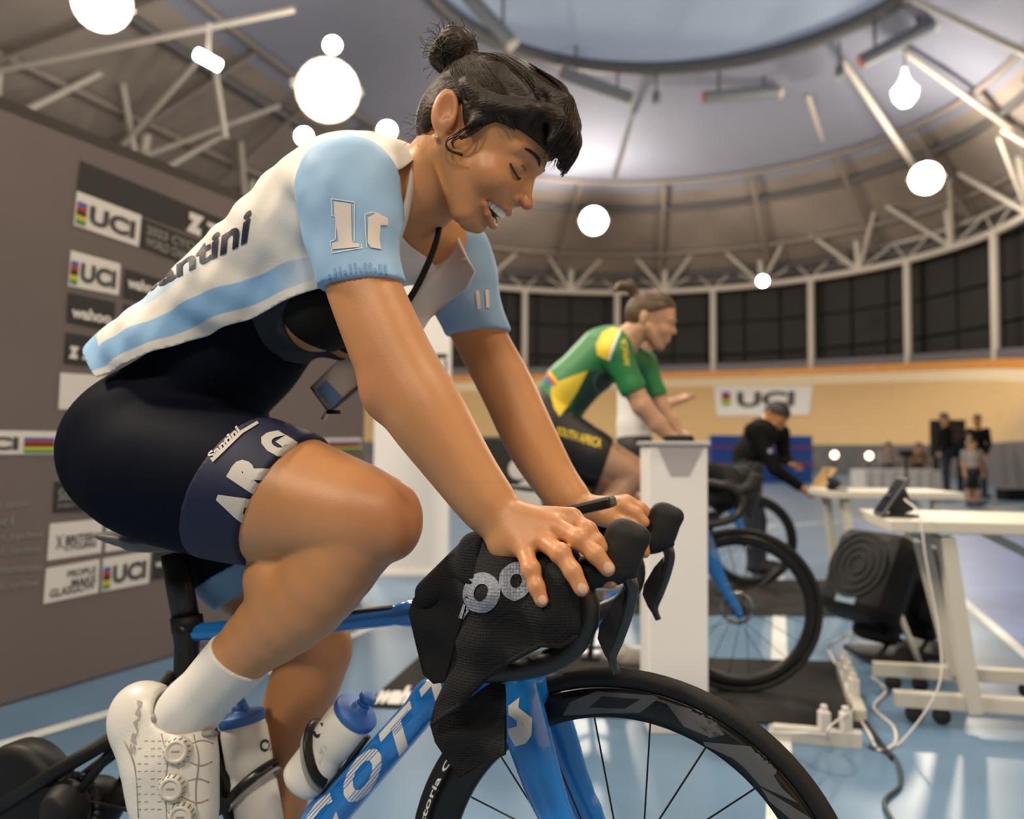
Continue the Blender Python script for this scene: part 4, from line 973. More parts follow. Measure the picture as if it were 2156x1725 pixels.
for P_ in (((340, 1545), (352, 1600), (348, 1660), (352, 1722)), ((408, 1548), (418, 1600), (412, 1660), (414, 1722)), ((262, 1560), (285, 1620), (292, 1722)), ((374, 1582), (420, 1560), (448, 1566)), ((364, 1657), (412, 1640), (440, 1648)), ((374, 1592), (418, 1612), (446, 1604)), ((364, 1667), (410, 1690), (438, 1684))):
    pp = [on(x, y, .0005)[0] for x, y in P_]; pp = [p for p in pp if p is not None]
    if len(pp) > 1: tube('shoe_seam', spline(pp, 5), .0011, M_sole, shoe, 6)
for i, y in enumerate(range(1560, 1720, 16)):
    for x in range(290, 360, 14):
        if rng.uniform() < .75: lay_poly('vent_slit', [(x, y), (x + 8, y - 1), (x + 8, y + 1), (x, y + 2)], M_sole, bv, shoe, 20, .0006)
lay_text('lettering', 'SRAM', [(284, 1590), (300, 1478), (290, 1474), (272, 1584)], mat('print_pale_grey', (.36, .35, .33), .5), bv, shoe, .03)

# jersey
M_jer = bpy.data.materials.new('jersey_knit'); M_jer.use_nodes = True; nt = M_jer.node_tree; b_ = nt.nodes['Principled BSDF']; b_.inputs['Roughness'].default_value = .75
v_ = nt.nodes.new('ShaderNodeTexVoronoi'); v_.inputs['Scale'].default_value = 330; v_.inputs['Randomness'].default_value = .2; tc_ = nt.nodes.new('ShaderNodeTexCoord'); nt.links.new(tc_.outputs['Object'], v_.inputs['Vector'])
bp_ = nt.nodes.new('ShaderNodeBump'); bp_.inputs['Strength'].default_value = .25; bp_.inputs['Distance'].default_value = .001; nt.links.new(v_.outputs['Distance'], bp_.inputs['Height']); nt.links.new(bp_.outputs[0], b_.inputs['Normal'])
WHT = np.array([.74, .71, .67]); BLU = np.array([.25, .46, .74]); PBL = np.array([.46, .62, .78])
def folds(sd, amp):
    out = Sdf()
    for fn, lo, hi, k, op in sd.ops:
        g = (lambda f: (lambda X, Y, Z: f(X, Y, Z) + amp * (np.sin(26 * X + 44 * Z + 9 * Y) + .7 * np.sin(60 * X + 95 * Z - 20 * Y) * np.sin(18 * X) + .5 * np.sin(120 * X - 40 * Z + 30 * Y) * np.sin(31 * Z))))(fn); out.ops.append((g, lo - .01, hi + .01, k, op))
    return out
s = Sdf(); JP = [LB(300, 838, 0), LB(430, 748, 0), LB(560, 630, 0), LB(680, 510, 0), LB(770, 442, 0), LB(850, 420, -.01)]; JR = [.120, .113, .112, .110, .112, .080]
for i in range(5): s.cone(JP[i], JP[i + 1], JR[i], JR[i + 1], .03, (1.38, 1.44, 1.48, 1.50, 1.45)[i])
[s.ell(LB(668, 640, -.055) * [1, -sg, 1], (.092, .090, .092), k=.03) for sg in (-1, 1)]
s.cone(LB(790, 440, 0), NA[0], .088, .070, .03); s.cone(LB(790, 440, 0), FA[0], .084, .066, .03)
P, Q = folds(s, .0024).mesh(.005); P = relax(P, Q, 2)
me = bpy.data.meshes.new('tmp'); me.from_pydata(P.tolist(), [], Q.tolist()); bm = bmesh.new(); bm.from_mesh(me); bpy.data.meshes.remove(me)
for c, n_ in (C1, C2, C0): bmesh.ops.bisect_plane(bm, geom=bm.verts[:] + bm.edges[:] + bm.faces[:], plane_co=Vector(c), plane_no=Vector(n_), clear_outer=True)
me = bpy.data.meshes.new('jersey'); bm.to_mesh(me); bm.free(); me.polygons.foreach_set('use_smooth', np.ones(len(me.polygons), bool)); me.materials.append(M_jer)
jersey = link(bpy.data.objects.new('jersey', me), rider)
def pdist(pl_):
    dn_ = nt.nodes.new('ShaderNodeVectorMath'); dn_.operation = 'DOT_PRODUCT'; nt.links.new(tc_.outputs['Object'], dn_.inputs[0]); dn_.inputs[1].default_value = tuple(-pl_[1])
    ad = nt.nodes.new('ShaderNodeMath'); ad.operation = 'ADD'; nt.links.new(dn_.outputs['Value'], ad.inputs[0]); ad.inputs[1].default_value = float(pl_[0] @ pl_[1]); return ad.outputs[0]
def rng_(sock, a, b):
    mr = nt.nodes.new('ShaderNodeMapRange'); nt.links.new(sock, mr.inputs[0]); mr.inputs[1].default_value = a; mr.inputs[2].default_value = b; return mr.outputs[0]
def mixc(f, A, B):
    x = nt.nodes.new('ShaderNodeMix'); x.data_type = 'RGBA'; nt.links.new(f, x.inputs[0])
    for i_, c in ((6, A), (7, B)):
        if hasattr(c, 'node'): nt.links.new(c, x.inputs[i_])
        else: x.inputs[i_].default_value = (*c, 1)
    return x.outputs[2]
def mul(a, b):
    m_ = nt.nodes.new('ShaderNodeMath'); m_.operation = 'MULTIPLY'; nt.links.new(a, m_.inputs[0]); nt.links.new(b, m_.inputs[1]); return m_.outputs[0]
d1s = pdist(C1); d0s = pdist(C0); sx_ = nt.nodes.new('ShaderNodeSeparateXYZ'); nt.links.new(tc_.outputs['Object'], sx_.inputs[0]); X_ = sx_.outputs[0]
def bnd(a, b, w=.0025): return mul(rng_(d1s, a, a + w), rng_(d1s, b, b - w))
f1 = mul(bnd(.013, .052), rng_(X_, LB(690, 560, -.16)[0], LB(560, 600, -.16)[0])); f2 = mul(bnd(.084, .112), rng_(X_, LB(530, 500, -.1)[0], LB(380, 600, -.1)[0])); f0 = mul(rng_(d0s, .034, .030), rng_(d1s, .010, .014))
c_ = mixc(f2, WHT, PBL); c_ = mixc(f1, c_, BLU); c_ = mixc(f0, c_, BLU); nt.links.new(c_, b_.inputs['Base Color'])
md = jersey.modifiers.new('cloth', 'SOLIDIFY'); md.thickness = .003; md.offset = 1
bv = world_bvh(jersey); M_navy = mat('print_navy', (.012, .014, .04), .6)
lay_text('lettering', 'Santini', [(300, 628), (530, 508), (533, 438), (285, 612)], M_navy, bv, jersey, .03, .1, 9, .0045)
M_slv = mat('sleeve_pale_blue', (0.27, 0.46, 0.70), 0.6, var=(6, .10), bump=(25, .25))
nhem = side_plane((688, 597), (827, 578), -.19, (740, 450)); s = Sdf()
s.chain(NA[:9], [.070, .066, .058, .051] + NAR[4:9], .02, grow=.007, clip=[nhem, side_plane((626, 372), (692, 600), -.17, (760, 480)), side_plane((742, 285), (880, 345), -.15, (740, 450))][:1])
sl = sdf_obj('sleeve', folds(s, .0013), .004, M_slv, jersey)
fhm = side_plane((950, 702), (1053, 686), .18, (980, 600)); s = Sdf(); s.chain(FA[:9], [.064, .060, .053, .047] + FAR[4:9], .02, grow=.007, clip=[fhm]); sl2 = sdf_obj('sleeve', folds(s, .0013), .004, M_slv, jersey)
bv = world_bvh(sl); M_prt = mat('print_pale_rose', (.72, .64, .60), .6)
kc = lambda P: [(600 + x / 2.738, 270 + y / 2.738) for x, y in P]
lay_poly('lettering', kc([(285, 424), (381, 438), (386, 640), (392, 662), (428, 668), (430, 688), (278, 700), (274, 664), (312, 655), (320, 500), (286, 490)]), M_prt, bv, jersey, 9, .0016)
lay_poly('lettering', kc([(478, 515), (525, 492), (590, 520), (590, 560), (548, 560), (542, 640), (552, 700), (492, 690), (474, 660)]), M_prt, bv, jersey, 9, .0016)
for P in (kc([(268, 405), (403, 425), (399, 430), (273, 411)]), kc([(398, 425), (403, 425), (403, 655), (397, 655)]), kc([(268, 405), (273, 405), (278, 505), (300, 508), (296, 640), (290, 640), (294, 512), (270, 508)]), kc([(262, 652), (296, 640), (290, 646), (267, 656), (275, 718), (440, 690), (436, 668), (441, 668), (446, 694), (272, 724)]), kc([(455, 495), (500, 482), (545, 495), (543, 500), (500, 487), (460, 500)]), kc([(455, 495), (460, 495), (472, 690), (467, 690)])): lay_poly('lettering', P, M_white, bv, jersey, 9, .0016)
for k in range(12):
    x = 695 + k * 10.5; y = 592 - k * .9 - 8 * math.sin(k / 11 * math.pi); h_ = 14 + 12 * abs(math.sin(k * 2.1)); lay_poly('cuff_pattern', [(x, y), (x + 5, y), (x + 5 - 3, y - h_), (x - 3, y - h_)], mat('print_deep_blue', (.16, .32, .55), .6), bv, jersey, 12, .0014)
bv = world_bvh(sl2); lay_text('lettering', '11', [(1005, 652), (1030, 648), (1028, 610), (1000, 612)], M_prt, bv, jersey, .05, 0, 9, .0016)
# far front panel hanging open, with its zip
def pn(i, x, y):
    if i == 0: return .075 + .018 * math.sin(x * .035) + .01 * math.sin(y * .03)
    return .06 + .02 * math.sin((x - y) * .03)
M_pan = mat('jersey_lining_pale', (0.64, 0.62, 0.62), 0.75, bump=(330, .3, 'waffle'))
pan = sheet([[(940, 482), (965, 500), (985, 545), (1001, 572), (985, 605), (950, 632), (905, 672), (880, 712), (760, 810), (720, 850), (694, 868), (672, 838), (655, 815), (700, 770), (760, 715), (850, 655), (890, 592), (912, 530)]], pn, FB, 'jersey_front', M_pan, rider, 14, .003)
bv = world_bvh(pan); lay_poly('stripe', [(668, 822), (688, 800), (722, 838), (700, 862)], mat('print_mid_blue', (.16, .33, .60), .7), bv, pan, 10, .003); lay_poly('stripe', [(700, 838), (715, 848), (800, 770), (880, 705), (868, 690), (780, 760)], mat('print_mid_blue', (.16, .33, .60), .7), bv, pan, 10)
tube('zip', [LB(656, 815, pn(0, 656, 815)), LB(693, 868, pn(0, 693, 868)), LB(760, 812, pn(0, 760, 812)), LB(880, 712, pn(0, 880, 712))], .004, mat('zip_grey', (.16, .16, .17), .5), pan, 6)
tube('zip_pull', [LB(690, 866, .06), LB(680, 884, .06)], .004, M_white, pan, 6); tube('zip_slider', [LB(690, 868, .058), LB(716, 868, .058)], .004, M_ink, pan, 6)
# collar
tube('collar', spline([LB(742, 300, .0) * 0 + LB(880, 322, -.05), LB(868, 375, -.085), LB(858, 430, -.095), LB(846, 475, -.10), LB(815, 560, -.11)], 5), .010, mat('collar_white', (.70, .67, .63), .75), jersey, 8, flat=(.45, 1.3))
# ================================================================ SPONSOR BACKDROP
M_fab = mat('backdrop_mauve_grey', (0.165, 0.138, 0.140), 0.8, var=(0.9, 0.10), bump=(3, .3)); M_pblk = mat('print_charcoal', (0.030, 0.030, 0.032), 0.7); M_pwht = mat('print_panel_white', (0.74, 0.73, 0.72), 0.7)
M_ptxt = mat('print_dark_grey', (0.06, 0.065, 0.075), 0.7); M_pfaint = mat('print_mid_grey', (0.25, 0.25, 0.25), 0.7)
RB = [mat('rainbow_' + n_, c, .7) for n_, c in (('blue', (.03, .12, .42)), ('red', (.45, .03, .03)), ('black', (.02, .02, .02)), ('yellow', (.65, .48, .03)), ('green', (.05, .32, .08)))]
A0 = FL(0, 1490); A1 = FL(370, 1382); wdir = (A1 - A0) / np.linalg.norm(A1 - A0); wn = np.array([wdir[1], -wdir[0], 0])
def onwall(px, py): d = ray(px, py); return CAM + d * (((A0 - CAM) @ wn) / (d @ wn))
q0 = A0 - wdir * 1.6; q1 = onwall(766, 950); q1[2] = 0; zt0 = onwall(0, 222)[2]; zt1 = onwall(470, 418)[2]; ztop = (zt0 + zt1) / 2
back = thing('sponsor_backdrop', 'tall mauve-grey backdrop printed with rows of black and white sponsor panels', 'backdrop', A0)
def slab(name, p, q, z0, z1, th, m, parent):
    o = np.array(parent.location); V = []
    for z in (z0, z1):
        for a, off in ((p, 0), (q, 0), (q, th), (p, th)): V.append(np.array([a[0], a[1], z]) - wn * -1 * -off - o)
    return mesh_obj(name, V, [(0, 1, 2, 3), (7, 6, 5, 4), (0, 4, 5, 1), (1, 5, 6, 2), (2, 6, 7, 3), (3, 7, 4, 0)], m, parent)
fabric = slab('fabric', q0, q1, 0.01, ztop, .05, M_fab, back)
slab('top_rail', q0, q1, ztop, ztop + .05, .06, mat('rail_dark', (.05, .045, .045), .5), back)
bpy.context.view_layer.update(); bv = world_bvh(fabric)
def panel(P, m): return lay('print_panel', P, [tuple(range(len(P)))], m, bv, back, 60, .003)
def write(s_, q, m, b=.02): return lay_text('lettering', s_, q, m, bv, back, b, 0, 60, .006)
def uci(TL, TR, BR, BL, flip=False):
    TL, TR, BR, BL = map(np.array, (TL, TR, BR, BL)); panel([BL, BR, TR, TL], M_pwht)
    P = lambda u, v: TL * (1 - u) * (1 - v) + TR * u * (1 - v) + BR * u * v + BL * (1 - u) * v
    a, b = (.02, .17) if not flip else (.6, .92)
    for k in range(5): panel_ = lay('rainbow_bar', [P(a, .28 + .13 * (k + 1)), P(b, .28 + .13 * (k + 1)), P(b, .28 + .13 * k), P(a, .28 + .13 * k)], [(0, 1, 2, 3)], RB[k], bv, back, 60, .006)
    u0, u1 = (.22, .92) if not flip else (.02, .54)
    write('UCI', [P(u0, .82), P(u1, .82), P(u1, .26), P(u0, .26)], M_ptxt, .045)
panel([(160, 402), (590, 562), (590, 512), (168, 338)], M_pblk); write('ZWIFT', [(430, 503), (510, 535), (513, 497), (433, 466)], M_pwht, .05); write('Z', [(390, 486), (424, 500), (428, 458), (393, 444)], M_pwht, .12)
uci((161, 402), (297, 454), (291, 520), (154, 474))
panel([(293, 520), (470, 590), (474, 530), (299, 460)], M_pblk); write('2023 CYCLING', [(306, 492), (455, 548), (457, 530), (308, 474)], M_pfaint, .03); write('WORLD CHAMPIONSHIPS', [(304, 516), (460, 578), (462, 556), (306, 498)], M_pfaint, .03)
uci((148, 527), (253, 556), (249, 622), (142, 602))
panel([(258, 627), (345, 650), (348, 592), (262, 565)], M_pblk); write('wahoo', [(266, 606), (330, 622), (332, 600), (268, 582)], M_pwht, .04)
panel([(139, 678), (239, 700), (242, 637), (142, 616)], M_pblk); write('wahoo', [(148, 668), (232, 684), (233, 660), (150, 644)], M_pwht, .04)
panel([(255, 705), (330, 720), (333, 658), (258, 640)], M_pblk)
panel([(133, 766), (232, 776), (236, 716), (137, 700)], M_pblk); write('ZWIFT', [(170, 757), (226, 764), (228, 742), (172, 733)], M_pwht, .05); write('Z', [(142, 754), (163, 757), (165, 731), (144, 728)], M_pwht, .12)
panel([(122, 862), (230, 864), (233, 792), (126, 785)], M_pwht)
uci((-70, 905), (130, 909), (128, 957), (-72, 957), True)
panel([(110, 1080), (226, 1074), (228, 1006), (113, 1015)], M_pblk); write('Scotland', [(120, 1055), (200, 1050), (201, 1024), (121, 1030)], M_pfaint, .03); write('EVENT PARTNER', [(120, 1070), (212, 1064), (212, 1056), (120, 1061)], M_pfaint, .02)
panel([(98, 1181), (212, 1164), (216, 1092), (104, 1103)], M_pwht); write('BRITISH', [(136, 1146), (202, 1137), (203, 1120), (137, 1128)], M_ptxt, .03); write('CYCLING', [(134, 1160), (200, 1151), (201, 1139), (135, 1147)], M_ptxt, .03); write('X', [(115, 1158), (131, 1155), (132, 1125), (116, 1128)], M_ptxt, .01)
panel([(220, 1163), (316, 1150), (322, 1082), (224, 1091)], M_pwht); write('GLASGOW', [(228, 1146), (308, 1136), (309, 1122), (229, 1132)], M_ptxt, .02); write('MAKE', [(262, 1126), (300, 1121), (301, 1108), (263, 1113)], M_ptxt, .02)
panel([(90, 1272), (206, 1248), (209, 1177), (96, 1197)], M_pwht)
for i, t_ in enumerate(('PEOPLE', 'MAKE')): write(t_, [(140 + 8 * i, 1216 + 18 * i), (200, 1206 + 18 * i), (201, 1192 + 18 * i), (141 + 8 * i, 1202 + 18 * i)], M_ptxt, .02)
write('GLASGOW', [(102, 1260), (198, 1240), (199, 1222), (104, 1242)], M_ptxt, .02)
uci((216, 1176), (316, 1160), (312, 1228), (212, 1247))
panel([(318, 1222), (372, 1212), (375, 1148), (322, 1157)], M_pblk); panel([(408, 1206), (470, 1196), (472, 1130), (411, 1142)], M_pblk); write('wahoo', [(325, 1196), (372, 1188), (373, 1172), (326, 1180)], M_pwht, .04); write('wahoo', [(412, 1180), (465, 1171), (466, 1155), (413, 1164)], M_pwht, .04)
for i, (t_, w_, y_) in enumerate((('uci_cycling', 58, 1074), ('uci', 26, 1108), ('uci_cycling', 88, 1140), ('uci_cycling', 84, 1170), ('ucimountainbike', 86, 1206), ('uci_cycling', 78, 1242))): write(t_, [(-20, y_ + 4), (w_, y_ - 4), (w_, y_ - 22), (-20, y_ - 16)], M_pfaint, .02)
panel([(600, 952), (760, 948), (760, 922), (600, 924)], M_pwht); [lay('rainbow_bar', [(690, 930 + k * 4 + 3.5), (758, 929 + k * 4 + 3), (758, 929 + k * 4), (690, 930 + k * 4)], [(0, 1, 2, 3)], RB[k], bv, back, 60, .006) for k in range(5)]

# ================================================================ WHITE TOTEM AND PEDESTAL
M_wh = mat('board_white', (0.82, 0.81, 0.81), 0.55)
p0 = FL(783, 1212); p1 = FL(938, 1200); p1 = W(940, 1000, p0[1]); 
tot = thing('totem', 'tall plain white totem board behind the smiling rider\'s forearms', 'totem', (p0[0], p0[1], 0)); wdt = W(948, 800, p0[1])[0] - p0[0]; ht = W(900, 590, p0[1])[2]
tb = box('board', (0, 0, .02), (wdt, .16, ht), M_wh, tot, bevel=.008); box('base', (-.01, -.03, 0), (wdt + .01, .2, .03), M_wh, tot)
bv = world_bvh(tb); lay_text('lettering', 'UCI', [(942, 835), (942, 745), (918, 745), (918, 835)], M_ink, bv, tot, .04)
p0 = FL(1366, 1546); p1 = W(1491, 1300, p0[1]); dp = p0[1]; zt = W(1430, 938, dp)[2]
ped = thing('pedestal', 'slim white pedestal standing between the two bicycles', 'pedestal', (p0[0], p0[1], 0)); wdt = p1[0] - p0[0]
pb = box('column', (0, 0, 0), (wdt, .20, zt), M_wh, ped, bevel=.004); box('top_plate', (-.012, -.015, zt), (wdt + .008, .21, zt + .014), mat('plate_grey', (.45, .44, .46), .5), ped, bevel=.003)
bv = world_bvh(pb); lay_poly('notch_print', [(1385, 943), (1482, 943), (1452, 1004), (1412, 1004)], mat('print_lilac_grey', (.42, .40, .42), .6), bv, ped, 30)  # flat lilac-grey patch where the column face has its V fold
s = Sdf(); s.cone((.08, .08, zt + .025), (.17, .1, zt + .025), .014, .014, .01); sdf_obj('mount', s, .005, M_blkm, ped)

# ================================================================ SECOND BIKE, THIRD BIKE
def copy_tree(o, parent=None, skip=()):
    c = o.copy(); COL.objects.link(c); c.parent = parent
    for ch in list(o.children):
        if any(ch.name.startswith(k) for k in skip): continue
        copy_tree(ch, c, skip)
    return c
FG = Frame(0.944, 3.57, 6.0); LG = FG.L
SK = ('lettering', 'stripe', 'emblem', 'rim_print', 'tread_rib', 'bottle_cage')
bike2 = copy_tree(bike, None, SK); bike2.matrix_world = FG.matrix(); bike2['label'] = 'blue road bicycle ridden by the person in green behind the white pedestal'
for ch in bike2.children:
    if ch.name.startswith('rim'): bv2 = ch
bpy.context.view_layer.update(); bv = world_bvh(bv2); lay_poly('rim_label', [(1660, 1148), (1668, 1152), (1682, 1178), (1672, 1176)], mat('print_yellow', (.6, .5, .05), .5), bv, bike2, 8)
h3 = W(1578, 1138, 6.3); F3 = Frame(h3[0], h3[1], 8)
bike3 = copy_tree(bike, None, SK); bike3.matrix_world = F3.matrix(); bike3['label'] = 'farthest road bicycle, its front wheel showing in front of the person in black'
s = Sdf(); s.chain([LG(1500, 1000, -.1), LG(1530, 1010, -.02), LG(1515, 1050, .0)], [.05, .055, .045], .03); s.ell(LG(1520, 1035, -.06), (.07, .12, .085), k=.03)
t2 = thing('towel', 'dark towel bundled over the handlebar of the second bicycle', 'towel', matrix=FG.matrix()); sdf_obj('cloth', s, .012, M_tow, t2)
# ================================================================ MATS
M_mat = mat('floor_mat_black', (0.012, 0.011, 0.011), 0.8, spec=.2, var=(5, .2), bump=(90, .3))
def floor_mat(P, label):
    o = thing('floor_mat', label, 'mat', FL(*P[0]), 'black exercise mats under the bicycles'); o0 = np.array(o.location)
    V = [FL(*p) - o0 for p in P]; V = V + [v + [0, 0, .007] for v in V]; n = len(P)
    m_ = mesh_obj('mat', V, [tuple(range(n - 1, -1, -1)), tuple(range(n, 2 * n))] + [(i, (i + 1) % n, n + (i + 1) % n, n + i) for i in range(n)], M_mat, o); return o, m_
fm, fmm = floor_mat([(765, 1490), (1822, 1535), (1765, 1396), (900, 1370)], 'long black mat under the second bicycle with white lettering at its left end')
bv = world_bvh(fmm); lay_text('lettering', 'wahoo', [(776, 1482), (905, 1486), (918, 1446), (812, 1444)], M_white, bv, fm, .06, 0, 40)
floor_mat([(1180, 1292), (1800, 1300), (1760, 1224), (1230, 1218)], 'farther black mat seen through the spokes of the second bicycle')
floor_mat([(-300, 1990), (1500, 2600), (2300, 2100), (600, 1740)], 'black mat under the near bicycle below the bottom edge') if False else None

# ================================================================ DESKS
M_desk = mat('desk_cream', (0.56, 0.54, 0.48), 0.45); M_caster = mat('caster_black', (.012, .012, .014), .5)
FD = Frame(1.395, 3.16, 12); LD = FD.L
desk = thing('desk', 'near cream desk on slanted legs at the right edge', 'desk', matrix=FD.matrix(), group='cream folding desks')
box('top', (0, 0, .70), (1.9, .62, .745), M_desk, desk, bevel=.006)
def beam(name, p, q, w, d, m, parent):
    p = Vector(p); q = Vector(q); v = q - p; bm = bmesh.new(); add_box(bm, (-w / 2, -d / 2, -v.length / 2), (w / 2, d / 2, v.length / 2), None, .004)
    o = bm_obj(name, bm, m, parent); o.matrix_local = Matrix.Translation((p + q) / 2) @ v.to_track_quat('Z', 'Y').to_matrix().to_4x4(); return o
def fixz(p, z): p = np.array(p); p[2] = z; return p
for n_, tp, bt, ft in ((.06, (1990, 1130), (2048, 1500), ((1882, 1490), (2250, 1530))), (.50, (1940, 1140), (2012, 1420), ((1838, 1405), (2200, 1440)))):
    beam('leg', LD(*tp, n_), LD(*bt, n_), .085, .05, M_desk, desk)
    a = LD(*ft[0], n_); b = LD(*ft[1], n_); z = (a[2] + b[2]) / 2; z = .085; ft_ = beam('foot', fixz(a, z), fixz(b, z), .05, .055, M_desk, desk)
    for f in (.12, .28, .9):
        c = fixz(a * (1 - f) + b * f, .032); w_ = lathe('caster', [(0, -.012), (.028, -.012), (.032, -.008), (.032, .008), (.028, .012), (0, .012)], M_caster, desk, 18, Matrix.Translation(c), closed=False)
beam('brace', LD(1990, 1130, .06) * [1, 1, 0] + [0, 0, .66], LD(1990, 1130, .06) * [1, 0, 0] + [0, .5, .66], .04, .04, M_desk, desk)
beam('stretcher', np.array([.45, .55, .68]), np.array([1.5, .55, .12]), .035, .035, M_desk, desk)
c5 = W(1752, 1052, 5.35); FE = Frame(c5[0], c5[1], 4); LE = FE.L
desk2 = thing('desk', 'farther cream desk beside the person in black', 'desk', matrix=FE.matrix(), group='cream folding desks')
box('top', (0, 0, .70), (.80, .55, .745), M_desk, desk2, bevel=.006)
for n_ in (.08, .47):
    for x0, x1 in ((.10, .17), (.66, .62)): beam('leg', (x0, n_, .70), (x1, n_, .07), .07, .045, M_desk, desk2)
for x in (.17, .62): beam('foot', (x, -.02, .06), (x, .58, .06), .05, .05, M_desk, desk2)
# devices on the desks
M_scr = mat('tablet_screen', (.012, .016, .03), .12); M_gl = mat('tablet_case', (.015, .018, .026), .35)
def tablet(fr, a, b, n, label, w=.17):
    o = thing('tablet', label, 'tablet', matrix=fr.matrix(), group='tablets on the desks'); p = fr.L(*a, n); q = fr.L(*b, n); p[2] = .748; v = q - p; L_ = np.linalg.norm(v)
    bm = bmesh.new(); add_box(bm, (-.006, -w / 2, 0), (.006, w / 2, L_), None, .004); s_ = bm_obj('case', bm, M_gl, o); M_ = Matrix.Translation(p + [0, w / 2, 0]) @ Vector(v).to_track_quat('Z', 'Y').to_matrix().to_4x4(); s_.matrix_local = M_
    ang = math.atan2(v[0], v[2]); s_.matrix_local = Matrix.Translation(p + [0, w / 2, 0]) @ Matrix.Rotation(ang, 4, 'Y')
    sc_ = box('screen', (-.008, -w / 2 + .01, .012), (-.0062, w / 2 - .01, L_ - .012), M_scr, o); sc_.matrix_local = Matrix.Translation(p + [0, w / 2, 0]) @ Matrix.Rotation(ang, 4, 'Y')
    mid = p + v * .62 + [0, w / 2, 0]; beam('stand', mid, np.array([mid[0] + .03, mid[1], .755]), .012, .09, M_gl, o); box('base', (p[0] + .02, p[1] + .02, .747), (p[0] + .02 + abs(v[0]) * .9 + .03, p[1] + w - .02, .757), M_gl, o); return o
tablet(FD, (1858, 1083), (1915, 1008), .12, 'dark tablet propped on the near desk')
tablet(FE, (1762, 1042), (1752, 1005), .06, 'small tablet propped on the farther desk', .12)
# fans
def fan(P, label, sc_):
    c = FL(*P); o = thing('floor_fan', label, 'fan', (c[0], c[1], 0), 'floor fans under the near desk')
    q = Matrix.Translation((.03, 0, .30 * sc_)) @ Matrix.Rotation(math.radians(24), 4, 'Z') @ Matrix.Rotation(math.radians(26), 4, 'Y')
    box('body', (-.085 * sc_, -.17 * sc_, -.16 * sc_), (.085 * sc_, .17 * sc_, .22 * sc_), M_trn, o, q, .055 * sc_); box('rear_duct', (.08 * sc_, -.10 * sc_, -.20 * sc_), (.17 * sc_, .10 * sc_, .12 * sc_), M_blkm, o, q, .03 * sc_)
    for k in range(7): box('duct_rib', (.168 * sc_, -.09 * sc_, (-.17 + .04 * k) * sc_), (.178 * sc_, .09 * sc_, (-.15 + .04 * k) * sc_), M_trn, o, q)
    q = q @ Matrix.Translation((-.087 * sc_, 0, .05 * sc_)) @ Matrix.Rotation(math.radians(90), 4, 'Z')
    for r in (.04, .075, .11, .14): lathe('grille_ring', [(r * sc_ - .004, -.004), (r * sc_ + .004, -.004), (r * sc_ + .004, .004), (r * sc_ - .004, .004)], M_blkm, o, 28, q)
    box('badge', (-.05 * sc_, -.008, -.165 * sc_), (.05 * sc_, .0, -.135 * sc_), mat('fan_badge', (.2, .3, .4), .4), o, q)
    for sg in (-1, 1): tube('leg', [(.08, sg * .13, .3 * sc_), (.16, sg * .16, .12), (.20, sg * .17, .012)], .014, M_steel if sg < 0 else M_trn, o)
    box('foot', (-.02, -.19, 0), (.24, .19, .022), M_trn, o, bevel=.006); return o
fan((1815, 1385), 'larger black fan left of the slanted desk legs', 1.18); f2 = fan((1905, 1372), 'smaller black fan tucked behind the near desk legs', 1.02)
# power strips and cables
M_strip = mat('strip_white', (.58, .56, .52), .4); M_plug = mat('plug_white', (.70, .68, .66), .4)
PLUG = ['left plug in the crosswise power strip', 'right plug in the crosswise power strip', 'farthest plug in the power strip running toward the fans', 'middle plug in the power strip running toward the fans', 'nearest plug in the power strip running toward the fans']
def strip_thing(a, b, label, plugs):
    p = FL(*a); q = FL(*b); o = thing('power_strip', label, 'power strip', p, 'white power strips'); v = q - p
    beam('case', (0, 0, .022), v + [0, 0, .022], .044, .055, M_strip, o); d = v / np.linalg.norm(v)
    for k in range(6): f = (k + .7) / 6.6; c = v * f; s_ = box('socket', c + [-.015, -.015, .044], c + [.015, .015, .047], mat('socket_grey', (.2, .2, .2), .5), o)
    for f in plugs:
        c = v * f; pl = thing('power_plug', 'white plug standing in the power strip', 'plug', p + c, 'white plugs in the power strips'); pl['label'] = PLUG.pop(0); box('body', (-.018, -.02, .046), (.018, .02, .11), M_plug, pl, bevel=.006); box('collar', (-.010, -.010, .11), (.010, .010, .13), M_plug, pl, bevel=.004)
    return o
strip_thing((1628, 1556), (1815, 1572), 'white power strip lying crosswise near the front tyre', (.58, .82)); strip_thing((1772, 1418), (1812, 1524), 'white power strip running away toward the fans', (.2, .45, .7))
def cable(P, r, m, label):
    o = thing('cable', label, 'cable', FL(P[0][0], P[0][1])); o0 = np.array(o.location); pts = [FL(p[0], p[1], (p[2] if len(p) > 2 else r)) - o0 for p in P]
    tube('cord', spline(pts, 7), r, m, o, 8); return o
M_cw = mat('cord_white', (.60, .58, .56), .45); M_cg = mat('cord_dark_green', (.025, .045, .05), .45)
cable([(1600, 1545), (1640, 1545, .10), (1690, 1545, .13), (1735, 1550, .10), (1742, 1556, .05)], .007, M_cw, 'white cord arching over the crosswise power strip')
cable([(1742, 1556, .12), (1748, 1530, .16), (1790, 1500, .10), (1800, 1490)], .004, M_cw, 'thin white cord between the two power strips')
cable([(1835, 1425), (1865, 1455), (1840, 1490), (1880, 1530), (1885, 1565), (1850, 1580), (1830, 1545), (1800, 1500)], .006, M_cw, 'white cord coiling on the floor by the desk casters')
cable([(1830, 1572), (1880, 1592), (1896, 1650), (1862, 1690), (1895, 1750), (1960, 1830)], .007, M_cg, 'dark green cord snaking toward the lower right')
cable([(1808, 1500), (1850, 1560), (1880, 1598)], .008, M_blkm, 'black cord beside the running power strip')
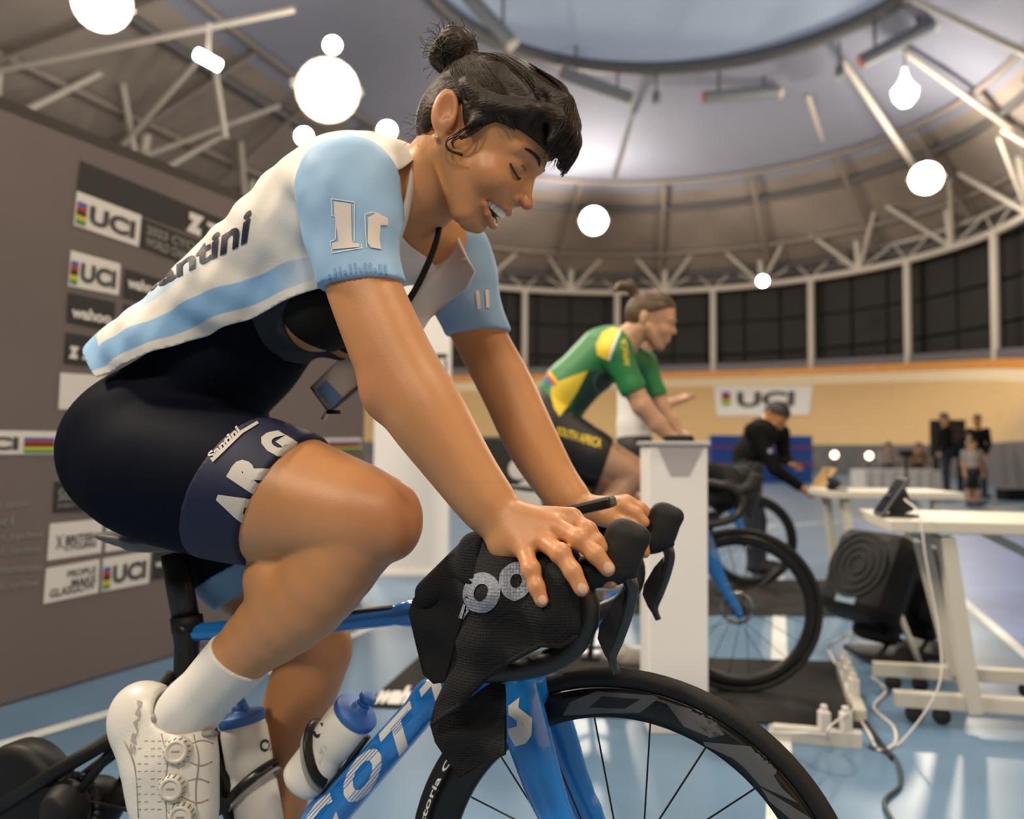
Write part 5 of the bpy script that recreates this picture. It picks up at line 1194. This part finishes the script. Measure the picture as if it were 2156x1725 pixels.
cable([(1800, 1330), (1760, 1350, .12), (1745, 1365, .06), (1760, 1400)], .006, M_cw, 'white cord looping beside the larger fan')
p_ = [W(1905, 1052, 3.2), W(1935, 1085, 3.1), W(1950, 1180, 3.05), W(1978, 1340, 3.0), W(1975, 1450, 2.95), W(1900, 1560, 2.95), W(1850, 1580, 2.9)]
o = thing('cable', 'thin white cord hanging from the near desk tablet to the floor', 'cable', (0, 0, 0)); tube('cord', spline(p_, 7), .0035, M_cw, o, 6)
# dark display board with a white mark
FW = Frame(W(1012, 1000, 5.4)[0], 5.4, 4); LW = FW.L
o = thing('display_board', 'black rounded display board with a white mark behind the far forearm', 'display board', matrix=FW.matrix()); a = LW(1006, 1330, 0); b = LW(1176, 920, 0)
bd = box('board', (a[0], 0, .12), (b[0], .05, b[2]), mat('board_black', (.022, .02, .02), .6), o, bevel=.02)
for x in (a[0] + .08, b[0] - .08): box('foot', (x - .03, -.15, 0), (x + .03, .2, .14), M_blkm, o)
bv = world_bvh(bd); V, F = annulus((1092, 988), (22, 22), (.1, .1), 0, 24); lay_poly('mark', V[0::2], M_white, bv, o, 30); lay_poly('mark', [(1080, 1030), (1110, 1005), (1140, 1040), (1150, 1075), (1140, 1088), (1075, 1085)], M_white, bv, o, 30)
# crash mat wall and banner
FK = W(1497, 950, 27); o = thing('crash_mat', 'blue padded crash mat standing below the banner', 'crash mat', (FK[0], FK[1], 0)); w_ = W(1712, 950, 27)[0] - FK[0]; h_ = W(1600, 917, 27)[2]
M_cm = mat('crash_mat_blue', (.02, .09, .42), .6); M_cr = mat('crash_mat_red', (.35, .05, .12), .6)
for k in range(3): box('pad', (w_ * k / 3 + .01, 0, 0), (w_ * (k + 1) / 3 - .01, .3, h_), M_cm, o, bevel=.03)
for z in (.35, .72): box('stripe', (0, -.02, h_ * z), (w_, -.003, h_ * z + .06), M_cr, o)
bv = world_bvh(track); o = thing('banner', 'white banner with letters and a rainbow flash on the banked track', 'banner', W(1605, 845, 40))
lay_poly('cloth', [(1510, 878), (1704, 875), (1711, 813), (1503, 815)], M_pwht, bv, o, 40, .03); lay_text('lettering', 'UCI', [(1552, 860), (1672, 858), (1674, 826), (1552, 828)], M_ptxt, bv, o, .04, 0, 40, .08)
for k in range(5): lay_poly('rainbow_bar', [(1520, 833 + 5.6 * k), (1538, 833 + 5.6 * k), (1538, 827.5 + 5.6 * k), (1520, 827.5 + 5.6 * k)][::1], RB[k], bv, o, 40, .08)
for x, y, lab in ((1757, 958, 'left of two small round lamps glowing on the far barrier'), (1830, 960, 'right of two small round lamps glowing on the far barrier')):
    o = thing('barrier_lamp', lab, 'lamp', W(x, y, 26)); lathe('glow', [(0, -.08), (.09, -.05), (.11, 0), (.09, .05), (0, .08)], mat('small_lamp_glow', (1, .9, .7), .4, emit=((1, .75, .5), 6)), o, 14, closed=False); bar('post', (0, .05, -.05), (0, .05, -W(x, y, 26)[2] + .0), .03, M_steelg, o)
# ================================================================ THE OTHER PEOPLE
def set_head(o, k, pitch, yaw):
    global HO, HK, hf, hl, hu, HAx
    HO, HK = np.array(o), k; p = math.radians(pitch); y = math.radians(yaw)
    hf = np.array([math.cos(p) * math.cos(y), math.cos(p) * math.sin(y), -math.sin(p)]); hl = np.array([-math.sin(y), math.cos(y), 0]); hu = np.cross(hf, hl); HAx = np.array([hf, hl, hu])
def add_head(s):
    hell(s, (.034, 0, .046), (.096, .072, .084), .02); hell(s, (.070, 0, -.022), (.058, .054, .066), .02)
    for y in (-1, 1):
        hcone(s, (.018, y * .050, -.030), (.080, y * .020, -.090), .022, .018, .02); hell(s, (.086, y * .034, -.026), (.028, .024, .024), .014); hcone(s, (.128, y * .010, .026), (.104, y * .046, .022), .010, .010, .012)
        hell(s, (.131, y * .032, .006), (.018, .015, .011), .012, 'sub'); hell(s, (.106, y * .032, .004), (.0145, .015, .013), .006); hell(s, (-.006, y * .0735, .004), (.017, .008, .032), .006)
    hell(s, (.098, 0, -.094), (.017, .019, .014), .014); hell(s, (.100, 0, -.056), (.030, .028, .026), .014); hcone(s, (.122, 0, .012), (.139, 0, -.020), .009, .011, .010)
    hcone(s, (.122, -.014, -.056), (.122, .014, -.056), .006, .006, .004); hcone(s, (.119, -.012, -.066), (.119, .012, -.066), .006, .006, .004); return s
def face_bits(o, mh):
    for y in (-1, 1):
        tube('eyebrow', [H(.131, y * .014, .026), H(.124, y * .032, .031), H(.108, y * .048, .026)], .0028, mh, o, 5)
        s_ = Sdf(); hell(s_, (.1165, y * .032, .004), (.0045, .009, .0045)); sdf_obj('eye', s_, .002, M_ink, o)
def short_hair(o, m, bun=False, amp=.002):
    s = Sdf(); hell(s, (.030, 0, .052), (.104, .080, .088), .02); hell(s, (-.030, 0, .015), (.046, .064, .055), .03)
    def hl_(X, Y, Z):
        dx, dy, dz = X - HO[0], Y - HO[1], Z - HO[2]; x = (dx * hf[0] + dy * hf[1] + dz * hf[2]) / HK; z = (dx * hu[0] + dy * hu[1] + dz * hu[2]) / HK
        return (np.interp(x, [-.09, -.04, -.022, -.01, .02, .05, .09, .13], [-.03, -.045, -.02, .036, .03, .045, .068, .085]) - z) * .8
    s.cut(hl_, .006); hr = sdf_obj('hair', ridged(s, amp, 260), .005, m, o, it=1)
    if bun:
        s = Sdf(); s.chain([H(-.05, 0, .10), H(-.085, 0, .135), H(-.12, .0, .125), H(-.145, 0, .10)], [.018, .022, .018, .008], .015); sdf_obj('ponytail', ridged(s, .0015, 300), .005, m, o, it=1)
# ---- rider in green
M_sk2 = skin_mat('skin_fair', (0.50, 0.29, 0.185), red=(.5, .2, .13)); M_hair2 = mat('hair_auburn', (.085, .045, .022), .45, var=(30, .4), bump=(60, 1.0, 'strand', (1, 6, 4)))
M_grn = mat('jersey_green', (.012, .17, .050), .55, bump=(30, .15)); M_dgrn = mat('jersey_dark_green', (.006, .045, .03), .6); M_yel = mat('jersey_yellow', (.70, .52, .03), .6); M_blks = mat('shorts_black', (.010, .009, .010), .6)
g = thing('person', 'person in a green and yellow cycling jersey riding the second bicycle', 'person', matrix=FG.matrix())
set_head(LG(1353, 676, 0), 1.0, 12, 4)
tor = [LG(1155, 885, 0), LG(1200, 815, 0), LG(1272, 748, 0)]
nth = [LG(1165, 905, -.09), LG(1250, 955, -.11), LG(1336, 992, -.11)]; nsh = [LG(1336, 998, -.11), LG(1280, 1075, -.11), LG(1225, 1170, -.11)]
fth = [nth[0] * MIR, LG(1240, 990, .1), LG(1330, 1060, .11)]; fsh = [fth[2], LG(1300, 1170, .11), LG(1290, 1330, .11)]
nar = [LG(1297, 745, -.155), LG(1330, 815, -.17), LG(1352, 855, -.175), LG(1385, 893, -.17), LG(1412, 922, -.165)]; farm = [LG(1352, 768, .155), LG(1378, 830, .17), LG(1390, 858, .17), LG(1412, 890, .165), LG(1430, 915, .16)]
def gtor(s, g_=0.0, clip=()):
    s.cone(tor[0], tor[1], .112, .100, .03, 1.3, grow=g_, clip=clip); s.cone(tor[1], tor[2], .100, .112, .03, 1.35, grow=g_, clip=clip); return s
s = gtor(Sdf()); s.cone(LG(1290, 730, 0), nar[0], .07, .055, .03); s.cone(LG(1290, 730, 0), farm[0], .07, .055, .03); s.chain([LG(1300, 735, 0), H(-.005, 0, -.03)], [.065, .053], .03)
for P in (nth, fth): s.chain(P, [.108, .088, .056], .02); s.ell(P[0] + [-.05, 0, .02], (.115, .1, .12), k=.04)
for P in (nsh, fsh): s.chain(P, [.053, .056, .036], .008)
AR = [.056, .043, .040, .034, .026]
for P in (nar, farm):
    s.chain(P, AR, .015); d = (P[-1] - P[-2]) / np.linalg.norm(P[-1] - P[-2])
    for k in range(4):
        b0 = P[-1] + np.array([.055, (k - 1.5) * .02, -.025]); s.cone(P[-1], b0, .02, .014, .012); s.chain([b0, b0 + [.028, 0, -.022], b0 + [.03, 0, -.045]], [.011, .010, .0085], .004)
    s.chain([P[-1], P[-1] + [.04, .03, -.03], P[-1] + [.075, .025, -.05]], [.015, .012, .010], .006)
s.chain([nsh[2], nsh[2] + [.03, 0, -.07], nsh[2] + [.14, 0, -.10]], [.036, .035, .03], .02); add_head(s)
lo = HO - .16; hi = HO + .17
bd2 = body_mesh('body', s, [(lo, hi, .005)], .009, M_sk2, g); attr(bd2, 'red', [(H(.09, -.05, -.03), .05, .3), (nth[2] + [.03, -.03, 0], .07, .35)]); attr(bd2, 'lip', [(H(.125, y, -.061), .011, .6) for y in (-.01, 0, .01)])
face_bits(g, M_hair2); short_hair(g, M_hair2, True)
def pl(fr, a, b, n, keep):
    A = fr.L(*a, n); B = fr.L(*b, n); e = B - A; nn = np.array([e[2], 0, -e[0]]); nn /= np.linalg.norm(nn); return (A, -nn if (fr.L(*keep, n) - A) @ nn > 0 else nn)
s = gtor(Sdf(), .008, [pl(FG, (1120, 800), (1215, 905), -.1, (1270, 760))]); s.cone(LG(1290, 730, 0), nar[0], .078, .062, .03); s.cone(LG(1290, 730, 0), farm[0], .078, .062, .03)
s.chain(nar[:3], [.064, .050, .045], .02, clip=[pl(FG, (1318, 833), (1372, 806), -.17, (1300, 750))]); s.chain(farm[:3], [.064, .050, .045], .02, clip=[pl(FG, (1355, 842), (1388, 832), .17, (1355, 770))])
gj = sdf_obj('jersey', s, .007, M_grn, g)
s = Sdf(); gtor(s, .006, [pl(FG, (1120, 800), (1215, 905), -.1, (1150, 900))])
for P, n_ in ((nth, -.11), (fth, .1)): s.chain(P, [.108, .088, .056], .02, grow=.006, clip=[pl(FG, (1290, 925), (1268, 990), n_, (1200, 930))]); s.ell(P[0] + [-.05, 0, .02], (.121, .106, .126), k=.04)
gs = sdf_obj('shorts', s, .007, M_blks, g)
bv = world_bvh(gj, gs)
lay_poly('yellow_panel', [(1255, 725), (1268, 700), (1290, 690), (1304, 693), (1294, 720), (1284, 745), (1278, 758), (1258, 748)], M_yel, bv, gj, 8, .002)
lay_poly('white_piping', [(1304, 693), (1308, 695), (1296, 725), (1284, 760), (1280, 758), (1291, 723)], M_white, bv, gj, 8, .0025)
lay_poly('yellow_panel', [(1160, 810), (1195, 796), (1238, 780), (1215, 825), (1195, 855), (1178, 878), (1166, 860), (1160, 835)], M_yel, bv, gj, 8, .002)
lay_poly('dark_panel', [(1238, 783), (1270, 778), (1292, 790), (1300, 815), (1285, 838), (1250, 850), (1215, 870), (1195, 880), (1215, 830)], M_dgrn, bv, gj, 8, .002)
lay_text('lettering', 'SOUTH AFRICA', [(1170, 915), (1264, 945), (1268, 925), (1174, 898)], M_yel, bv, gs, .03, 0, 8, .002); lay_text('lettering', 'AFRICA', [(1326, 770), (1318, 712), (1306, 716), (1315, 772)][::1], M_yel, bv, gj, .03, 0, 8, .002)
V, F = annulus((1268, 804), (19, 25), (16, 22), .2, 24); lay('badge', V, F, mat('badge_grey', (.12, .16, .14), .6), bv, gj, 8, .003)
for k, c in enumerate((RB[0], RB[1], RB[3])): lay_poly('hip_stripe', [(1140 + 6 * k, 790 - 3 * k), (1146 + 6 * k, 787 - 3 * k), (1168 + 6 * k, 815 - 3 * k), (1162 + 6 * k, 818 - 3 * k)], c, bv, gj, 8, .002)
for P in (nsh, fsh):
    s = Sdf(); e = P[2]; s.ell(e + [.07, 0, -.10], (.13, .045, .045), k=.03); s.ell(e + [0, 0, -.06], (.045, .042, .06), k=.03); sdf_obj('shoe', s, .01, M_shoe, g)
# ---- standing and working people, built in metres
def person(fr, h, label, skin, top, bottom, hairm, pose, res=.012, sleeve='long', group=None, bun=False, short=False):
    """pose: dict of joints in the frame's metres (y<0 is the camera side)"""
    o = thing('person', label, 'person', matrix=fr.matrix(), group=group); J = {k: np.array(v, float) for k, v in pose.items() if k not in ('pitch', 'yaw')}
    set_head(J['head'], 1.0, pose['pitch'], pose['yaw'])
    def tor_(s, g_): s.cone(J['hip'], J['waist'], .105, .10, .03, 1.4, grow=g_); s.cone(J['waist'], J['chest'], .10, .112, .03, 1.45, grow=g_); return s
    def arm_(s, a, g_, full): R = [.056, .042, .028]; P = [J['sh_' + a], J['el_' + a], J['wr_' + a]]; s.cone(J['chest'] + (P[0] - J['chest']) * .5, P[0], .065, .055, .03, grow=g_); s.cone(P[0], P[1] if full else P[0] + (P[1] - P[0]) * .75, R[0], R[1], .02, grow=g_); (s.cone(P[1], P[2], R[1] - .002, R[2], .015, grow=g_) if full and sleeve == 'long' or g_ == 0 else None); return s
    def leg_(s, a, g_, full): P = [J['hip'] * [1, 0, 1] + [0, (-1 if a == 'n' else 1) * .085, 0], J['kn_' + a], J['an_' + a]]; s.cone(P[0], P[1], .098, .058, .03, grow=g_); (s.cone(P[1], P[2], .056, .042, .015, grow=g_) if full else None); return s
    s = tor_(Sdf(), 0.0)
    for a in 'nf':
        arm_(s, a, 0.0, True); leg_(s, a, 0.0, True); w = J['wr_' + a]; d = w - J['el_' + a]; d /= np.linalg.norm(d); u = np.cross(d, [0, 0, 1.0]); u /= np.linalg.norm(u) + 1e-6
        s.cone(w, w + d * .075, .027, .03, .015)
        for k in range(4): b0 = w + d * .08 + u * (k - 1.5) * .017; s.chain([b0, b0 + d * .035, b0 + d * .05 + [0, 0, -.02]], [.011, .010, .008], .005)
        s.chain([w + d * .02 + u * .03, w + d * .06 + u * .05], [.013, .010], .008)
    s.chain([J['chest'] + (J['head'] - J['chest']) * .35, H(0, 0, -.02)], [.062, .056], .03); add_head(s)
    b = body_mesh('body', s, [(HO - .16, HO + .17, .006)], res, skin, o); attr(b, 'red', [(H(.09, -.05, -.03), .05, .3)]); attr(b, 'lip', [(H(.125, 0, -.061), .014, .5)])
    face_bits(o, hairm); short_hair(o, hairm, bun)
    s = tor_(Sdf(), .014); [arm_(s, a, .012, True if sleeve == 'long' else False) for a in 'nf']; cl = sdf_obj('top', s, res, top, o)
    s = Sdf(); s.cone(J['hip'] + [0, 0, .02], J['waist'] * .4 + J['hip'] * .6, .122, .118, .03, 1.35); [leg_(s, a, .014, not short) for a in 'nf']; sdf_obj('trousers', s, res, bottom, o)
    for a in 'nf': e = J['an_' + a]; s = Sdf(); s.ell(e + [.06, 0, -.035], (.13, .045, .038), k=.03); s.ell(e + [0, 0, -.01], (.045, .045, .05), k=.03); sdf_obj('shoe', s, res, M_blkm, o)
    return o, cl
M_jean = mat('denim_dark', (.018, .024, .045), .8); M_bt = mat('fleece_black', (.008, .008, .009), .85, spec=.1); M_hd = mat('hair_near_black', (.012, .010, .009), .5, bump=(60, 1, 'strand', (1, 6, 4)))
pm = FL(1592, 1206); FM = Frame(pm[0], pm[1], 0); LM = lambda x, y, n: FM.L(x, y, n)
man, mt = person(FM, 1.75, 'person in a black top bending over the farther desk with a wooden clipboard', M_skin, M_bt, M_jean, M_hd,
    dict(hip=LM(1570, 1000, 0), waist=LM(1575, 955, 0), chest=LM(1604, 912, 0), head=LM(1626, 872, -.05), sh_n=LM(1585, 908, -.19), el_n=LM(1632, 988, -.24), wr_n=LM(1682, 1024, -.2), sh_f=LM(1645, 912, .17), el_f=LM(1650, 965, .2), wr_f=LM(1668, 976, .05),
         kn_n=LM(1582, 1100, -.1), an_n=LM(1588, 1190, -.1), kn_f=LM(1596, 1096, .1), an_f=LM(1600, 1180, .1), pitch=48, yaw=-48), .01)
bv = world_bvh(mt); V, F = annulus((1621, 950), (5, 5), (.1, .1), 0, 12); lay_poly('badge', V[0::2], mat('badge_blue_grey', (.3, .35, .45), .5), bv, man, 6, .003)
cb = thing('clipboard', 'small wooden clipboard held out by the person in black', 'clipboard', matrix=FM.matrix()); a_ = LM(1716, 1036, -.25); b_ = LM(1748, 986, -.2)
beam('board', a_, b_, .16, .012, mat('clipboard_wood', (.45, .29, .12), .5), cb); c_ = a_ + (b_ - a_) * .9; box('clip', c_ + [-.03, -.03, -.01], c_ + [.03, .0, .01], M_chr, cb)
ph = thing('phone', 'dark phone in the other hand of the person in black', 'phone', matrix=FM.matrix()); a_ = LM(1668, 974, -.08); box('case', a_ + [-.02, -.06, -.006], a_ + [.12, .02, .006], M_gl, ph, bevel=.004); box('screen', a_ + [-.015, -.055, .0062], a_ + [.115, .015, .007], M_scr, ph)
def standing(px, py, top_py, label, skin, top, bottom, hairm, yaw=0, arms=None, sleeve='long', short=False, res=.016):
    p = FL(px, py); h = W(px, top_py, p[1])[2]; fr = Frame(p[0], p[1], 0); k = h / 1.75; c, sn = math.cos(math.radians(yaw)), math.sin(math.radians(yaw)); R = lambda x, y, z: np.array([x * c - y * sn, x * sn + y * c, z]) * k
    J = dict(hip=R(0, 0, .92), waist=R(0, 0, 1.08), chest=R(.01, 0, 1.32), head=R(.0, 0, 1.615), sh_n=R(0, -.18, 1.40), sh_f=R(0, .18, 1.40), el_n=R(-.02, -.22, 1.13), el_f=R(-.02, .22, 1.13), wr_n=R(.10, -.22, .92), wr_f=R(.10, .22, .92), kn_n=R(.01, -.1, .5), kn_f=R(.01, .1, .5), an_n=R(-.01, -.11, .08), an_f=R(-.01, .11, .08), pitch=8, yaw=yaw)
    for a, v in (arms or {}).items(): J[a] = R(*v)
    return person(fr, h, label, skin, top, bottom, hairm, J, res, sleeve, short=short)
M_wt = mat('shirt_white', (.78, .77, .76), .8); M_gb = mat('shirt_stone', (.36, .31, .29), .85)
standing(1336, 1262, 668, 'person in a white top and black shorts behind the green rider', M_sk2, M_wt, M_blks, M_hd, 0, dict(el_n=(.02, -.24, 1.14), wr_n=(.24, -.14, 1.22)), 'short', True)
standing(1993, 1046, 868, 'person in dark clothes left of the black cabinet far off', M_sk2, M_bt, M_jean, M_hd, 160)
standing(2062, 1050, 872, 'person in dark clothes right of the black cabinet far off', M_skin, M_bt, M_jean, M_hd, -150, dict(el_n=(.14, -.24, 1.2), wr_n=(.3, -.05, 1.28)))
standing(2048, 1064, 928, 'shorter person in a stone coloured top before the black cabinet', M_sk2, M_gb, M_blks, M_hd, -100, None, 'short', True)
# far table with cloth, two people seated at it, cabinet
pt0 = FL(1820, 1040); tw_ = W(1982, 1010, pt0[1])[0] - pt0[0]; ht = W(1900, 990, pt0[1])[2]
o = thing('table', 'far table under a white cloth reaching the floor', 'table', (pt0[0], pt0[1], 0)); s = Sdf()
V = []; F = []; nseg = 60; per = [(x, 0) for x in np.linspace(0, tw_, 22)] + [(tw_, y) for y in np.linspace(.05, .8, 8)] + [(x, .8) for x in np.linspace(tw_, 0, 22)] + [(0, y) for y in np.linspace(.75, .05, 8)]
for lv, z in enumerate((.02, ht * .5, ht - .02, ht)):
    for i, (x, y) in enumerate(per): w_ = (1 - lv / 3) * .035 * math.sin(i * 1.9); V.append((x + w_ * (1 if x > tw_ / 2 else -1), y - w_, z))
n = len(per)
for lv in range(3):
    for i in range(n): F.append((lv * n + i, lv * n + (i + 1) % n, (lv + 1) * n + (i + 1) % n, (lv + 1) * n + i))
F.append(tuple(range(3 * n, 4 * n))); mesh_obj('cloth', V, F, M_wt, o, False)
for x in (.1, tw_ - .1):
    for y in (.1, .7): box('leg', (x - .02, y - .02, 0), (x + .02, y + .02, ht - .03), M_steelg, o)
for px, lab, tp in ((1866, 'left of two people seated behind the far white table', M_gb), (1930, 'right of two people seated behind the far white table', mat('shirt_brown', (.25, .15, .08), .85))):
    p = W(px, 1000, pt0[1] + 1.42); fr = Frame(p[0], p[1], 90); J = dict(hip=(0, 0, .5), waist=(.02, 0, .66), chest=(.06, 0, .86), head=(.10, 0, 1.10), sh_n=(.05, -.17, .94), sh_f=(.05, .17, .94), el_n=(.16, -.22, .72), el_f=(.16, .22, .72), wr_n=(.38, -.12, .76), wr_f=(.38, .12, .76), kn_n=(.40, -.1, .5), kn_f=(.40, .1, .5), an_n=(.38, -.1, .08), an_f=(.38, .1, .08), pitch=15, yaw=0)
    person(fr, 1.2, lab, M_sk2, tp, M_jean, M_hd, J, .016)
    st = thing('stool', lab.split(' of two')[0] + ' stool under a person at the far white table', 'stool', (p[0], p[1], 0), 'stools at the far table'); lathe('seat', [(0, .36), (.17, .36), (.18, .38), (.17, .40), (0, .40)], M_blkm, st, 20, axis='Z', closed=False)
    for a in range(4): bar('leg', (.10 * math.cos(a * 1.57 + .8), .10 * math.sin(a * 1.57 + .8), .37), (.17 * math.cos(a * 1.57 + .8), .17 * math.sin(a * 1.57 + .8), 0), .015, M_steelg, st)
pc = FL(2000, 1036); o = thing('equipment_cabinet', 'tall black equipment cabinet with a screen far off at the right', 'cabinet', (pc[0], pc[1] + .6, 0)); w_ = W(2062, 950, pc[1])[0] - pc[0]; h_ = W(2030, 882, pc[1])[2]; hz = W(2030, 965, pc[1])[2]
box('case', (0, 0, hz), (w_, .4, h_), M_blkm, o, bevel=.02); box('screen', (.05, -.01, hz + .08), (w_ - .05, -.001, h_ - .08), M_scr, o)
for x in (.06, w_ - .06): box('leg', (x - .03, .1, 0), (x + .03, .3, hz), M_blkm, o)
ps = W(1908, 1000, 15); o = thing('speaker_stand', 'thin dark stand rising before the far white table', 'stand', (ps[0], ps[1], 0)); bar('pole', (0, 0, .02), (0, 0, W(1908, 962, 15)[2]), .025, M_blkm, o)
for a in range(3): bar('leg', (0, 0, .3), (.25 * math.cos(a * 2.1), .25 * math.sin(a * 2.1), .012), .015, M_blkm, o)
zt_ = W(1908, 962, 15)[2]; box('head', (-.1, -.08, zt_), (.1, .08, zt_ + .12), M_blkm, o, bevel=.02)
pb_ = FL(2140, 1055); o = thing('equipment_case', 'low black case on the floor at the far right edge', 'case', (pb_[0] - .2, pb_[1], 0)); box('body', (0, 0, 0), (1.0, .4, .18), M_blkm, o, bevel=.02); box('lid', (-.01, -.01, .18), (1.01, .41, .24), M_blkm, o, bevel=.02)
